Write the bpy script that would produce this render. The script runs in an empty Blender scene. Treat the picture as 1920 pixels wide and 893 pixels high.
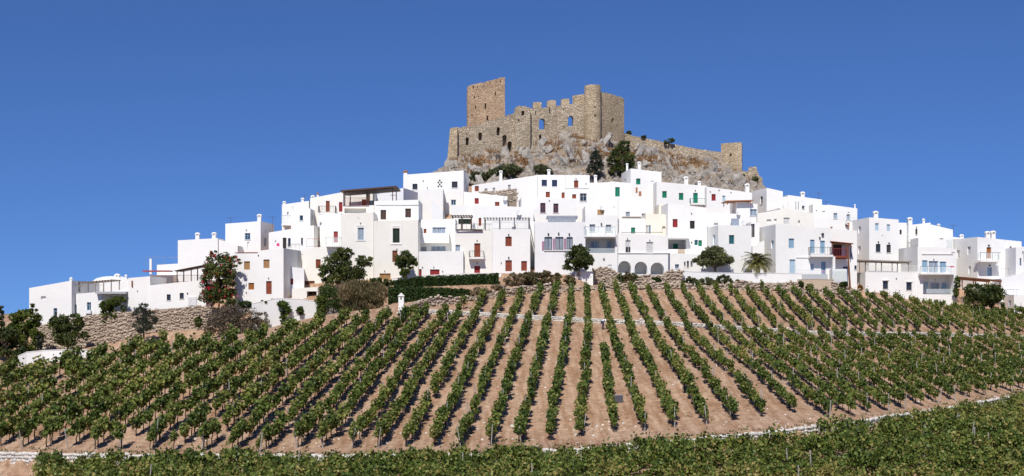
import bpy, bmesh, math, random
import numpy as np
from mathutils import Vector, noise
from mathutils.geometry import tessellate_polygon

S = bpy.context.scene
COL = S.collection
R = math.radians
random.seed(7)
rng = np.random.default_rng(7)

# ---------------------------------------------------------------- camera
F, H0, CX = 2400.0, 580.0, 960.0          # focal length and horizon in photo pixels
cam_d = bpy.data.cameras.new('camera')
cam = bpy.data.objects.new('camera', cam_d); COL.objects.link(cam)
cam.location = (0, 0, 0); cam.rotation_euler = (R(90), 0, 0)
cam_d.sensor_width = 36.0
cam_d.lens = 36.0 * F / 1920.0
cam_d.shift_y = (H0 - 446.5) / 1920.0
cam_d.clip_start = 1.0; cam_d.clip_end = 20000.0
S.camera = cam

# ---------------------------------------------------------------- light
SUN_EL, SUN_AZ = 50.0, -14.0              # azimuth: degrees left (-) of straight behind the camera
w = bpy.data.worlds.new('World'); S.world = w; w.use_nodes = True
nt = w.node_tree; nt.nodes.clear()
sky = nt.nodes.new('ShaderNodeTexSky'); sky.sky_type = 'NISHITA'; sky.sun_disc = False
sky.sun_elevation = R(SUN_EL); sky.sun_rotation = R(180 + SUN_AZ * -1)
sky.altitude = 3000; sky.air_density = 1.0; sky.dust_density = 0.0; sky.ozone_density = 10.0   # very clear dry air
tcw = nt.nodes.new('ShaderNodeTexCoord'); mpw = nt.nodes.new('ShaderNodeMapping'); mpw.inputs['Scale'].default_value = (1, 1, 0.85); mpw.inputs['Location'].default_value = (0, 0, 0.115)
nt.links.new(tcw.outputs['Generated'], mpw.inputs[0]); nt.links.new(mpw.outputs[0], sky.inputs[0])
hsw = nt.nodes.new('ShaderNodeHueSaturation'); hsw.inputs['Hue'].default_value = 0.507; hsw.inputs['Saturation'].default_value = 1.06; nt.links.new(sky.outputs[0], hsw.inputs['Color'])
bg = nt.nodes.new('ShaderNodeBackground'); bg.inputs[1].default_value = 0.096
ow = nt.nodes.new('ShaderNodeOutputWorld')
nt.links.new(hsw.outputs[0], bg.inputs[0]); nt.links.new(bg.outputs[0], ow.inputs[0])
sl = bpy.data.lights.new('sun', 'SUN'); sl.energy = 4.3; sl.angle = R(0.53); sl.color = (1.0, 0.955, 0.88)
sun = bpy.data.objects.new('sun', sl); COL.objects.link(sun); sun.location = (0, 0, 120)
sd = Vector((math.sin(R(SUN_AZ)) * math.cos(R(SUN_EL)), -math.cos(R(SUN_AZ)) * math.cos(R(SUN_EL)), math.sin(R(SUN_EL))))
sun.rotation_euler = sd.to_track_quat('Z', 'Y').to_euler()
S.view_settings.view_transform = 'Standard'; S.view_settings.look = 'None'
S.view_settings.exposure = 0.2; S.view_settings.gamma = 1.0; S.view_settings.use_curve_mapping = False

# ---------------------------------------------------------------- materials
MATS = {}
def newmat(name):
    m = bpy.data.materials.new(name); m.use_nodes = True
    n = m.node_tree; b = n.nodes['Principled BSDF']
    MATS[name] = m
    return m, n, b
def N(n, t, **kw):
    x = n.nodes.new(t)
    for k, v in kw.items(): setattr(x, k, v)
    return x
def ramp(n, stops):
    r = N(n, 'ShaderNodeValToRGB'); e = r.color_ramp.elements
    while len(e) < len(stops): e.new(0.5)
    for el, (p, c) in zip(e, stops):
        el.position = p; el.color = (c[0], c[1], c[2], 1)
    return r
def noisetex(n, scale, detail=4, rough=0.55, coord=None, vec=None):
    t = N(n, 'ShaderNodeTexNoise'); t.inputs['Scale'].default_value = scale
    t.inputs['Detail'].default_value = detail; t.inputs['Roughness'].default_value = rough
    if coord is None: coord = N(n, 'ShaderNodeNewGeometry').outputs['Position']
    if vec is not None:
        mp = N(n, 'ShaderNodeMapping'); mp.inputs['Scale'].default_value = vec
        n.links.new(coord, mp.inputs[0]); coord = mp.outputs[0]
    n.links.new(coord, t.inputs['Vector'])
    return t
def mixc(n, fac, a, b, mode='MIX'):
    m = N(n, 'ShaderNodeMix', data_type='RGBA', blend_type=mode)
    for s, v in ((0, fac), (6, a), (7, b)):
        if hasattr(v, 'is_output'): n.links.new(v, m.inputs[s])
        elif s == 0: m.inputs[0].default_value = v
        else: m.inputs[s].default_value = (v[0], v[1], v[2], 1)
    return m.outputs[2]
def bump(n, b, h, strength, dist):
    bp = N(n, 'ShaderNodeBump'); bp.inputs['Strength'].default_value = strength; bp.inputs['Distance'].default_value = dist
    n.links.new(h, bp.inputs['Height']); n.links.new(bp.outputs[0], b.inputs['Normal'])

def plaster(name, c, dirt=0.75, amt=1.0):
    m, n, b = newmat(name)
    t1 = noisetex(n, 0.35, 5, 0.6)
    r1 = ramp(n, [(0.3, (0, 0, 0)), (0.75, (1, 1, 1))]); n.links.new(t1.outputs[0], r1.inputs[0])
    c2 = tuple(x * 0.93 for x in c)
    col = mixc(n, r1.outputs[0], c2, c)
    t2 = noisetex(n, 1.0, 6, 0.7, vec=(2.2, 2.2, 0.22))          # rain streaks
    r2 = ramp(n, [(0.6, (0, 0, 0)), (0.85, (0.35 * amt,) * 3)]); n.links.new(t2.outputs[0], r2.inputs[0])
    col = mixc(n, r2.outputs[0], col, (c[0] * dirt * 0.92, c[1] * dirt * 0.88, c[2] * dirt * 0.8))
    n.links.new(col, b.inputs['Base Color'])
    b.inputs['Roughness'].default_value = 0.9; b.inputs['Specular IOR Level'].default_value = 0.2
    t3 = noisetex(n, 1.6, 6, 0.6)
    bump(n, b, t3.outputs[0], 0.5, 0.05)
    return m
plaster('white', (0.815, 0.805, 0.78), 0.72, 1.5)
plaster('cool_white', (0.78, 0.775, 0.78), 0.72, 1.4)
plaster('cream', (0.81, 0.785, 0.72), 0.72, 1.5)
plaster('beige', (0.79, 0.725, 0.615), 0.7, 1.8)
plaster('grey_plaster', (0.50, 0.51, 0.53))
plaster('worn_white', (0.70, 0.69, 0.67), 0.55, 2.2)
plaster('sandy_plaster', (0.50, 0.40, 0.30), 0.6, 2.0)

def plain(name, c, rough=0.6, var=0.25, scale=6.0, spec=0.3, metal=0.0):
    m, n, b = newmat(name)
    t = noisetex(n, scale, 4)
    r = ramp(n, [(0.3, tuple(x * (1 - var) for x in c)), (0.7, tuple(min(1, x * (1 + var * 0.5)) for x in c))])
    n.links.new(t.outputs[0], r.inputs[0]); n.links.new(r.outputs[0], b.inputs['Base Color'])
    b.inputs['Roughness'].default_value = rough; b.inputs['Specular IOR Level'].default_value = spec
    b.inputs['Metallic'].default_value = metal
    return m
for nm, c in dict(brown=(0.22, 0.075, 0.035), red=(0.30, 0.028, 0.03), green=(0.008, 0.20, 0.115), dgreen=(0.02, 0.035, 0.022),
                  blue=(0.27, 0.42, 0.56), navy=(0.03, 0.05, 0.14), dark=(0.035, 0.03, 0.03), grey=(0.42, 0.43, 0.45),
                  lblue=(0.45, 0.58, 0.68), wood=(0.40, 0.235, 0.10), orange=(0.36, 0.13, 0.03), dwood=(0.085, 0.05, 0.038),
                  wshutter=(0.66, 0.66, 0.66), teal=(0.02, 0.13, 0.16), mauve=(0.36, 0.20, 0.30), redwood=(0.25, 0.06, 0.03),
                  awning=(0.30, 0.32, 0.37), redcloth=(0.30, 0.05, 0.05), weathered=(0.26, 0.215, 0.175), rust=(0.20, 0.075, 0.035),
                  greyp=(0.36, 0.36, 0.37), crate=(0.13, 0.125, 0.15), tile=(0.36, 0.15, 0.075), whitepaint=(0.8, 0.8, 0.8),
                  skin=(0.36, 0.19, 0.12), shirt=(0.80, 0.82, 0.86), trousers=(0.035, 0.04, 0.10), cap=(0.16, 0.02, 0.025),
                  flower=(0.62, 0.02, 0.05), pink=(0.66, 0.05, 0.22), tank=(0.33, 0.38, 0.47), shoe=(0.05, 0.04, 0.035)).items():
    plain(nm, c)
plain('iron', (0.07, 0.055, 0.05), 0.5, 0.2, 6, 0.5)
plain('steel', (0.5, 0.5, 0.52), 0.35, 0.15, 6, 0.5, 0.8)
m, n, b = newmat('glass')                     # window glass: dark room behind, sky mirrored in it
b.inputs['Base Color'].default_value = (0.03, 0.035, 0.045, 1); b.inputs['Roughness'].default_value = 0.08
b.inputs['Specular IOR Level'].default_value = 0.8
m, n, b = newmat('curtain_glass')             # glass with a pale curtain behind
t = noisetex(n, 1.0, 3, vec=(14, 14, 0.5)); r = ramp(n, [(0.35, (0.16, 0.18, 0.22)), (0.7, (0.42, 0.46, 0.52))])
n.links.new(t.outputs[0], r.inputs[0]); n.links.new(r.outputs[0], b.inputs['Base Color'])
b.inputs['Roughness'].default_value = 0.1; b.inputs['Specular IOR Level'].default_value = 0.7
m, n, b = newmat('railing_glass')
b.inputs['Base Color'].default_value = (0.80, 0.88, 0.87, 1); b.inputs['Roughness'].default_value = 0.03
b.inputs['Alpha'].default_value = 0.2

def leafmat(name, stops, trans=0.25, rough=0.5):
    m, n, b = newmat(name)
    at = N(n, 'ShaderNodeAttribute', attribute_name='tint', attribute_type='GEOMETRY')
    oi = N(n, 'ShaderNodeObjectInfo')
    ma = N(n, 'ShaderNodeMath', operation='MULTIPLY_ADD'); ma.inputs[1].default_value = 0.22
    sb_ = N(n, 'ShaderNodeMath', operation='SUBTRACT'); sb_.inputs[1].default_value = 0.5; n.links.new(oi.outputs['Random'], sb_.inputs[0]); n.links.new(sb_.outputs[0], ma.inputs[0]); n.links.new(at.outputs['Fac'], ma.inputs[2])
    r = ramp(n, stops); n.links.new(ma.outputs[0], r.inputs[0])
    n.links.new(r.outputs[0], b.inputs['Base Color'])
    b.inputs['Roughness'].default_value = rough; b.inputs['Specular IOR Level'].default_value = 0.25
    tr = N(n, 'ShaderNodeBsdfTranslucent')
    hs = N(n, 'ShaderNodeHueSaturation'); hs.inputs['Value'].default_value = 1.3; hs.inputs['Hue'].default_value = 0.49
    n.links.new(r.outputs[0], hs.inputs['Color']); n.links.new(hs.outputs[0], tr.inputs[0])
    mx = N(n, 'ShaderNodeMixShader'); mx.inputs[0].default_value = trans
    o = n.nodes['Material Output']
    n.links.new(b.outputs[0], mx.inputs[1]); n.links.new(tr.outputs[0], mx.inputs[2]); n.links.new(mx.outputs[0], o.inputs[0])
    return m
leafmat('vine_leaf', [(0.0, (0.028, 0.052, 0.012)), (0.35, (0.076, 0.118, 0.021)), (0.7, (0.150, 0.192, 0.038)), (0.9, (0.25, 0.265, 0.065)), (1.0, (0.31, 0.25, 0.08))])
leafmat('carob_leaf', [(0.0, (0.026, 0.042, 0.012)), (0.5, (0.064, 0.084, 0.021)), (1.0, (0.15, 0.165, 0.042))])
leafmat('olive_leaf', [(0.0, (0.050, 0.062, 0.026)), (0.5, (0.105, 0.118, 0.046)), (1.0, (0.19, 0.195, 0.08))])
leafmat('pine_leaf', [(0.0, (0.026, 0.044, 0.013)), (0.5, (0.060, 0.084, 0.021)), (1.0, (0.145, 0.16, 0.036))])
leafmat('grey_pine_leaf', [(0.0, (0.022, 0.030, 0.022)), (0.5, (0.045, 0.058, 0.040)), (1.0, (0.10, 0.11, 0.07))])
leafmat('bright_leaf', [(0.0, (0.03, 0.055, 0.01)), (0.5, (0.075, 0.11, 0.017)), (1.0, (0.17, 0.19, 0.03))])
leafmat('hedge_leaf', [(0.0, (0.022, 0.046, 0.012)), (0.5, (0.048, 0.085, 0.02)), (1.0, (0.10, 0.14, 0.035))])
leafmat('tamarisk_leaf', [(0.0, (0.078, 0.074, 0.033)), (0.4, (0.145, 0.122, 0.054)), (0.75, (0.225, 0.165, 0.085)), (1.0, (0.29, 0.205, 0.12))])
leafmat('dry_leaf', [(0.0, (0.15, 0.12, 0.072)), (0.5, (0.28, 0.215, 0.13)), (1.0, (0.42, 0.31, 0.19))])
leafmat('dead_leaf', [(0.0, (0.072, 0.062, 0.042)), (0.5, (0.15, 0.12, 0.082)), (1.0, (0.25, 0.19, 0.135))])
leafmat('rust_grass', [(0.0, (0.13, 0.065, 0.022)), (0.5, (0.28, 0.135, 0.04)), (1.0, (0.42, 0.25, 0.10))])
leafmat('palm_leaf', [(0.0, (0.075, 0.085, 0.026)), (0.5, (0.165, 0.165, 0.05)), (1.0, (0.30, 0.26, 0.09))])
plain('bark', (0.10, 0.075, 0.055), 0.9, 0.4, 10, 0.1)
plain('vine_bark', (0.085, 0.06, 0.045), 0.9, 0.4, 14, 0.1)
plain('post_wood', (0.36, 0.335, 0.31), 0.85, 0.3, 8, 0.15)

def rockmat(name, lo, mid, hi, scale, bumpd, stain=None):
    m, n, b = newmat(name)
    t = noisetex(n, scale, 8, 0.62)
    r = ramp(n, [(0.25, lo), (0.5, mid), (0.75, hi)]); n.links.new(t.outputs[0], r.inputs[0])
    col = r.outputs[0]
    if stain:
        t2 = noisetex(n, scale * 0.35, 5, 0.6); r2 = ramp(n, [(0.52, (0, 0, 0)), (0.7, (0.75,) * 3)])
        n.links.new(t2.outputs[0], r2.inputs[0]); col = mixc(n, r2.outputs[0], col, stain)
    n.links.new(col, b.inputs['Base Color']); b.inputs['Roughness'].default_value = 0.92
    b.inputs['Specular IOR Level'].default_value = 0.15
    t3 = noisetex(n, scale * 3, 8, 0.68); bump(n, b, t3.outputs[0], 0.9, bumpd)
    return m
rockmat('limestone', (0.17, 0.15, 0.13), (0.355, 0.325, 0.29), (0.50, 0.475, 0.44), 0.9, 0.3, (0.36, 0.26, 0.16))
rockmat('rock_base', (0.12, 0.10, 0.082), (0.30, 0.262, 0.22), (0.46, 0.415, 0.365), 0.9, 0.35, (0.33, 0.205, 0.10))
rockmat('drystone', (0.27, 0.21, 0.155), (0.45, 0.365, 0.285), (0.60, 0.51, 0.415), 1.7, 0.08)
rockmat('pale_stone', (0.40, 0.37, 0.33), (0.60, 0.57, 0.53), (0.70, 0.67, 0.62), 1.5, 0.08)
rockmat('wall_core', (0.20, 0.16, 0.125), (0.29, 0.235, 0.185), (0.38, 0.31, 0.25), 2.0, 0.08)

def masonry(name, lo, mid, hi, joint, sx=2.6, sz=4.2):
    m, n, b = newmat(name)
    co = N(n, 'ShaderNodeNewGeometry').outputs['Position']
    wob = noisetex(n, 1.3, 3, coord=co)
    add = N(n, 'ShaderNodeVectorMath', operation='MULTIPLY_ADD'); add.inputs[1].default_value = (0.35,) * 3
    n.links.new(wob.outputs['Color'], add.inputs[0]); n.links.new(co, add.inputs[2])
    mp = N(n, 'ShaderNodeMapping'); mp.inputs['Scale'].default_value = (sx, sx, sz); n.links.new(add.outputs[0], mp.inputs[0])
    v = N(n, 'ShaderNodeTexVoronoi', feature='F1'); n.links.new(mp.outputs[0], v.inputs['Vector']); v.inputs['Scale'].default_value = 1.0
    ve = N(n, 'ShaderNodeTexVoronoi', feature='DISTANCE_TO_EDGE'); n.links.new(mp.outputs[0], ve.inputs['Vector']); ve.inputs['Scale'].default_value = 1.0
    sep = N(n, 'ShaderNodeSeparateColor'); n.links.new(v.outputs['Color'], sep.inputs[0])
    r = ramp(n, [(0.0, lo), (0.5, mid), (1.0, hi)]); n.links.new(sep.outputs[0], r.inputs[0])
    big = noisetex(n, 0.22, 6, 0.6, coord=co); rb = ramp(n, [(0.35, (0.72, 0.68, 0.62)), (0.68, (1.12, 1.06, 0.98))]); n.links.new(big.outputs[0], rb.inputs[0])
    col = mixc(n, 1.0, r.outputs[0], rb.outputs[0], 'MULTIPLY')
    re = ramp(n, [(0.02, (1, 1, 1)), (0.11, (0, 0, 0))]); n.links.new(ve.outputs['Distance'], re.inputs[0])
    col = mixc(n, re.outputs[0], col, joint)
    n.links.new(col, b.inputs['Base Color']); b.inputs['Roughness'].default_value = 0.95; b.inputs['Specular IOR Level'].default_value = 0.1
    h = N(n, 'ShaderNodeMath', operation='MINIMUM'); h.inputs[1].default_value = 0.2; n.links.new(ve.outputs['Distance'], h.inputs[0])
    fine = noisetex(n, 5, 5, 0.7, coord=co)
    h2 = N(n, 'ShaderNodeMath', operation='MULTIPLY_ADD'); h2.inputs[1].default_value = 0.25
    n.links.new(fine.outputs[0], h2.inputs[0]); n.links.new(h.outputs[0], h2.inputs[2])
    h3 = N(n, 'ShaderNodeMath', operation='MULTIPLY_ADD'); h3.inputs[1].default_value = 0.3
    n.links.new(sep.outputs[1], h3.inputs[0]); n.links.new(h2.outputs[0], h3.inputs[2])
    bump(n, b, h3.outputs[0], 1.0, 0.32)
    return m
masonry('castle_grey', (0.353, 0.300, 0.235), (0.524, 0.455, 0.364), (0.696, 0.621, 0.514), (0.342, 0.278, 0.203))
masonry('castle_tan', (0.445, 0.360, 0.249), (0.594, 0.493, 0.355), (0.721, 0.615, 0.477), (0.445, 0.360, 0.254))
masonry('castle_red', (0.42, 0.29, 0.20), (0.58, 0.425, 0.30), (0.72, 0.59, 0.46), (0.44, 0.32, 0.22), 3.0, 6.0)

# vineyard soil: brown earth with paler dry crust, clods and stones
m, n, b = newmat('soil')
t1 = noisetex(n, 0.12, 5, 0.6); t2 = noisetex(n, 1.6, 7, 0.7); t3 = noisetex(n, 1.0, 5, 0.65, vec=(2.0, 0.13, 1.0))
r1 = ramp(n, [(0.3, (0.31, 0.18, 0.108)), (0.7, (0.43, 0.27, 0.175))]); n.links.new(t1.outputs[0], r1.inputs[0])
r3 = ramp(n, [(0.40, (0, 0, 0)), (0.66, (0.85,) * 3)]); n.links.new(t3.outputs[0], r3.inputs[0])
col = mixc(n, r3.outputs[0], r1.outputs[0], (0.56, 0.40, 0.285))
r2 = ramp(n, [(0.30, (0.62, 0.60, 0.58)), (0.5, (1, 1, 1)), (0.72, (1.22, 1.22, 1.22))]); n.links.new(t2.outputs[0], r2.inputs[0])
col = mixc(n, 1.0, col, r2.outputs[0], 'MULTIPLY')
n.links.new(col, b.inputs['Base Color']); b.inputs['Roughness'].default_value = 0.97; b.inputs['Specular IOR Level'].default_value = 0.05
t4 = noisetex(n, 3.0, 8, 0.72); bump(n, b, t4.outputs[0], 1.0, 0.22)
m, n, b = newmat('dusty_track')
t1 = noisetex(n, 0.5, 6, 0.6); r1 = ramp(n, [(0.3, (0.42, 0.31, 0.21)), (0.7, (0.58, 0.46, 0.33))]); n.links.new(t1.outputs[0], r1.inputs[0])
n.links.new(r1.outputs[0], b.inputs['Base Color']); b.inputs['Roughness'].default_value = 0.95
t4 = noisetex(n, 4.0, 7, 0.7); bump(n, b, t4.outputs[0], 0.7, 0.1)
m, n, b = newmat('dry_plain')
t1 = noisetex(n, 0.01, 6, 0.6); r1 = ramp(n, [(0.3, (0.20, 0.16, 0.09)), (0.7, (0.32, 0.25, 0.15))]); n.links.new(t1.outputs[0], r1.inputs[0])
n.links.new(r1.outputs[0], b.inputs['Base Color']); b.inputs['Roughness'].default_value = 0.95

# ---------------------------------------------------------------- helpers
def ray(px, py): return np.array([(px - CX) / F, 1.0, (H0 - py) / F])
def P3(px, py, D): return Vector(((px - CX) / F * D, D, (H0 - py) / F * D))
def prop(o, label=None, cat=None, group=None, kind=None):
    if label: o['label'] = label
    if cat: o['category'] = cat
    if group: o['group'] = group
    if kind: o['kind'] = kind
    return o
def empty(name, loc, label=None, cat=None, group=None):
    o = bpy.data.objects.new(name, None); COL.objects.link(o); o.location = loc; o.empty_display_size = 0.3
    return prop(o, label, cat, group)
def link(name, me, mat, parent=None, loc=None):
    o = bpy.data.objects.new(name, me); COL.objects.link(o)
    if mat is not None and len(me.materials) == 0: me.materials.append(MATS[mat])
    if parent is not None: o.parent = parent
    if loc is not None: o.location = loc
    return o
def np_mesh(name, V, Q, tint=None, smooth=False, nper=4):
    me = bpy.data.meshes.new(name)
    V = np.asarray(V, dtype=np.float32); Q = np.asarray(Q, dtype=np.int32)
    me.vertices.add(len(V)); me.vertices.foreach_set('co', V.ravel())
    nf = len(Q); k = Q.shape[1]
    me.loops.add(nf * k); me.loops.foreach_set('vertex_index', Q.ravel())
    me.polygons.add(nf); me.polygons.foreach_set('loop_start', np.arange(nf, dtype=np.int32) * k)
    me.polygons.foreach_set('loop_total', np.full(nf, k, dtype=np.int32))
    if smooth: me.polygons.foreach_set('use_smooth', np.ones(nf, dtype=bool))
    if tint is not None:
        a = me.attributes.new('tint', 'FLOAT', 'FACE'); a.data.foreach_set('value', np.asarray(tint, dtype=np.float32))
    me.update(calc_edges=True)
    return me

class Fr:
    """a local frame: s along e, z up, d outward along n"""
    def __init__(self, o, e, n):
        self.o = Vector(o); self.e = Vector(e).normalized(); self.n = Vector(n).normalized(); self.u = Vector((0, 0, 1))
    def pt(self, s, z, d=0.0): return self.o + self.e * s + self.u * z + self.n * d
    def px(self, px, py):
        r = Vector(ray(px, py)); t = self.o.dot(self.n) / r.dot(self.n); q = r * t - self.o
        return q.dot(self.e), q.z
    def moved(self, d): return Fr(self.o + self.n * d, self.e, self.n)
class MB:
    def __init__(self): self.v = []; self.f = []
    def quad(self, *p):
        i = len(self.v); self.v += [tuple(x) for x in p]; self.f.append(tuple(range(i, i + len(p))))
    def box(self, fr, s0, s1, z0, z1, d0, d1):
        p = [fr.pt(s, z, d) for d in (d0, d1) for z in (z0, z1) for s in (s0, s1)]
        i = len(self.v); self.v += [tuple(x) for x in p]
        for q in ((4, 5, 7, 6), (1, 0, 2, 3), (0, 4, 6, 2), (5, 1, 3, 7), (6, 7, 3, 2), (0, 1, 5, 4)): self.f.append(tuple(i + k for k in q))
    def tube(self, pts, rad, seg=6, cap=True):
        pts = [Vector(p) for p in pts]; rad = rad if hasattr(rad, '__len__') else [rad] * len(pts)
        base = len(self.v)
        for k, p in enumerate(pts):
            a = pts[max(0, k - 1)]; b_ = pts[min(len(pts) - 1, k + 1)]; t = (b_ - a).normalized()
            s = t.cross(Vector((0.31, 0.77, 0.12))).normalized(); q = t.cross(s)
            for j in range(seg):
                an = 2 * math.pi * j / seg
                self.v.append(tuple(p + (s * math.cos(an) + q * math.sin(an)) * rad[k]))
        for k in range(len(pts) - 1):
            for j in range(seg):
                j2 = (j + 1) % seg
                self.f.append((base + k * seg + j, base + k * seg + j2, base + (k + 1) * seg + j2, base + (k + 1) * seg + j))
        if cap:
            self.f.append(tuple(base + j for j in reversed(range(seg)))); self.f.append(tuple(base + (len(pts) - 1) * seg + j for j in range(seg)))
    def lathe(self, c, prof, seg=12, sx=1.0, sy=1.0, ang=0.0):
        base = len(self.v); c = Vector(c)
        for r, z in prof:
            for j in range(seg):
                a = 2 * math.pi * j / seg + ang
                self.v.append((c.x + r * sx * math.cos(a), c.y + r * sy * math.sin(a), c.z + z))
        for k in range(len(prof) - 1):
            for j in range(seg):
                j2 = (j + 1) % seg
                self.f.append((base + k * seg + j, base + k * seg + j2, base + (k + 1) * seg + j2, base + (k + 1) * seg + j))
        self.f.append(tuple(base + j for j in reversed(range(seg)))); self.f.append(tuple(base + (len(prof) - 1) * seg + j for j in range(seg)))
    def build(self, name, mat, parent=None, org=None, smooth=False):
        org = Vector(org) if org is not None else (Vector(parent.location) if parent is not None else Vector((0, 0, 0)))
        if parent is not None and parent.parent is not None and org == Vector(parent.location):
            org = Vector(parent.location) + Vector(parent.parent.location)
        me = bpy.data.meshes.new(name)
        me.from_pydata([(a - org.x, b_ - org.y, c - org.z) for a, b_, c in self.v], [], self.f); me.update()
        if smooth: me.polygons.foreach_set('use_smooth', [True] * len(me.polygons))
        o = link(name, me, mat, parent)
        if parent is None: o.location = org
        return o

def panel(mb, fr, outer, holes):
    """flat wall with real openings; holes = list of (pts, depth, closed)"""
    loops = [[Vector((s, z, 0)) for s, z in outer]] + [[Vector((s, z, 0)) for s, z in h[0]] for h in holes]
    flat = [p for l in loops for p in l]
    i0 = len(mb.v); mb.v += [tuple(fr.pt(p.x, p.y)) for p in flat]
    for t in tessellate_polygon(loops):
        a, b_, c = (flat[k] for k in t)
        if (b_ - a).cross(c - a).z < 0: t = (t[0], t[2], t[1])
        mb.f.append((i0 + t[0], i0 + t[1], i0 + t[2]))
    for pts, depth, closed in holes:
        k = len(pts)
        for j in range(k):
            a, b_ = pts[j], pts[(j + 1) % k]
            mb.quad(fr.pt(*a), fr.pt(*b_), fr.pt(*b_, -depth), fr.pt(*a, -depth))
        if closed: mb.quad(*[fr.pt(s, z, -depth) for s, z in pts])
def archpts(s0, s1, z0, z1, seg=10):
    r = (s1 - s0) / 2; c = (s0 + s1) / 2; rz = min(r, (z1 - z0) * 0.6)
    return [(s0, z0), (s1, z0)] + [(c + r * math.cos(math.pi * k / seg), z1 - rz + rz * math.sin(math.pi * k / seg)) for k in range(seg + 1)]

ZT = {'1': (0, 400, .33585), '2': (300, 360, .29126), '3': (500, 300, .29126), '4': (730, 300, .29126), '5': (960, 300, .29126),
      '6': (1180, 300, .29126), '7': (1400, 340, .26871), '8': (1640, 380, .26871), 'P': (0, 0, 1.0), 'A': (810, 130, .24643), 'B': (1080, 130, .26874)}
def zx(Z, u): return ZT[Z][0] + u * ZT[Z][2]
def zy(Z, v): return ZT[Z][1] + v * ZT[Z][2]

# ---------------------------------------------------------------- terrain: one smooth hill through surveyed points
def plD(py): return 63697.0 / (py - 171.0)
ctl = []
for px, pys in ((300, (655, 720, 790, 850)), (600, (605, 650, 720, 835)), (900, (565, 592, 650, 720, 835)), (1100, (552, 592, 650, 720, 825))):
    for py in pys: ctl.append((px, py, plD(py)))
ctl += [(0, 855, 97), (0, 780, 108), (0, 705, 124), (-200, 860, 100), (-200, 720, 124),
        (1434, 795, 95), (1690, 765, 108), (1910, 725, 128), (2100, 700, 145), (1330, 700, 114), (1650, 700, 126),
        (1300, 615, 144), (1420, 622, 147), (1550, 630, 149), (1658, 631, 153), (1790, 632, 160), (1900, 636, 165), (2100, 640, 175),
        (1280, 545, 171), (1450, 550, 173), (1600, 556, 177), (1700, 567, 181), (1900, 584, 188), (2100, 595, 192),
        (75, 692, 148), (75, 680, 160), (250, 662, 158), (390, 650, 160), (-150, 705, 150), (250, 655, 170), (390, 642, 170), (75, 672, 170),
        (500, 600, 168), (500, 572, 177), (600, 560, 175), (660, 528, 181), (800, 519, 180), (1000, 514, 181), (1120, 516, 181), (1250, 512, 182), (1400, 521, 182), (1550, 537, 183), (1720, 564, 188), (1900, 575, 193),
        (100, 607, 180), (400, 573, 180), (250, 590, 180), (-100, 625, 185),
        (950, 450, 200), (1000, 398, 215), (700, 415, 206), (1250, 405, 213), (1500, 455, 207), (1700, 498, 208), (1900, 530, 212), (2100, 550, 215),
        (450, 500, 196), (250, 553, 193), (60, 596, 195), (-100, 610, 200), (550, 450, 205),
        (830, 333, 229), (838, 310, 238), (845, 312, 235.5), (828, 321, 235), (822, 327, 238), (1000, 345, 227), (1200, 345, 227), (1400, 362, 230), (1480, 385, 230), (650, 410, 228), (1650, 470, 228),
        (862, 302, 239.5), (960, 292, 243), (1060, 258, 246), (1120, 270, 246), (1195, 282, 247.5), (1268, 296, 248.5), (1349, 314, 248), (1375, 326, 247), (1430, 358, 245.5), (780, 370, 243)]
C = np.array([list(P3(*c)) for c in ctl])
C = np.vstack([C, [(-20, 80, -10.6), (0, 78, -10.6), (20, 78, -10.6), (36, 80, -10.3), (-36, 80, -11.6), (-40, 55, -12.5), (0, 55, -12), (45, 55, -12), (60, 90, -9.2),
                   (-60, 275, 5), (-25, 275, 18), (0, 275, 22), (30, 275, 22), (60, 275, 12), (-60, 330, -25), (0, 330, -22), (60, 330, -25), (110, 230, -8), (-115, 220, -16),
                   (110, 120, -9), (-100, 120, -14), (110, 330, -30), (-115, 330, -35), (-115, 60, -16), (115, 60, -13)]])
def tps_fit(C, lam=0.6):
    n_ = len(C); X = C[:, :2] / 50.0
    d2 = ((X[:, None] - X[None]) ** 2).sum(-1); K = np.where(d2 > 0, 0.5 * d2 * np.log(np.maximum(d2, 1e-12)), 0) + np.eye(n_) * lam * 1e-3
    Pm = np.hstack([np.ones((n_, 1)), X]); A = np.zeros((n_ + 3, n_ + 3)); A[:n_, :n_] = K; A[:n_, n_:] = Pm; A[n_:, :n_] = Pm.T
    return X, np.linalg.solve(A, np.concatenate([C[:, 2], np.zeros(3)]))
TX, TW = tps_fit(C)
def h0(x, y):
    q = np.stack([np.asarray(x, float).ravel(), np.asarray(y, float).ravel()], 1) / 50.0
    out = np.empty(len(q))
    for k in range(0, len(q), 20000):
        p = q[k:k + 20000]; d2 = ((p[:, None] - TX[None]) ** 2).sum(-1)
        out[k:k + 20000] = (np.where(d2 > 0, 0.5 * d2 * np.log(np.maximum(d2, 1e-12)), 0) @ TW[:-3]) + TW[-3] + p @ TW[-2:]
    return out.reshape(np.shape(x))
DS = np.linspace(62, 262, 1601)
def at(px, py, lo=62.0):
    """ground point seen at a photo pixel"""
    r = ray(px, py); zs = r[2] * DS; hs = h0(r[0] * DS, DS)
    ok = np.where((hs >= zs) & (DS >= lo))[0]
    D = DS[ok[0]] if len(ok) else 180.0
    return np.array([r[0] * D, D, r[2] * D])
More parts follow.
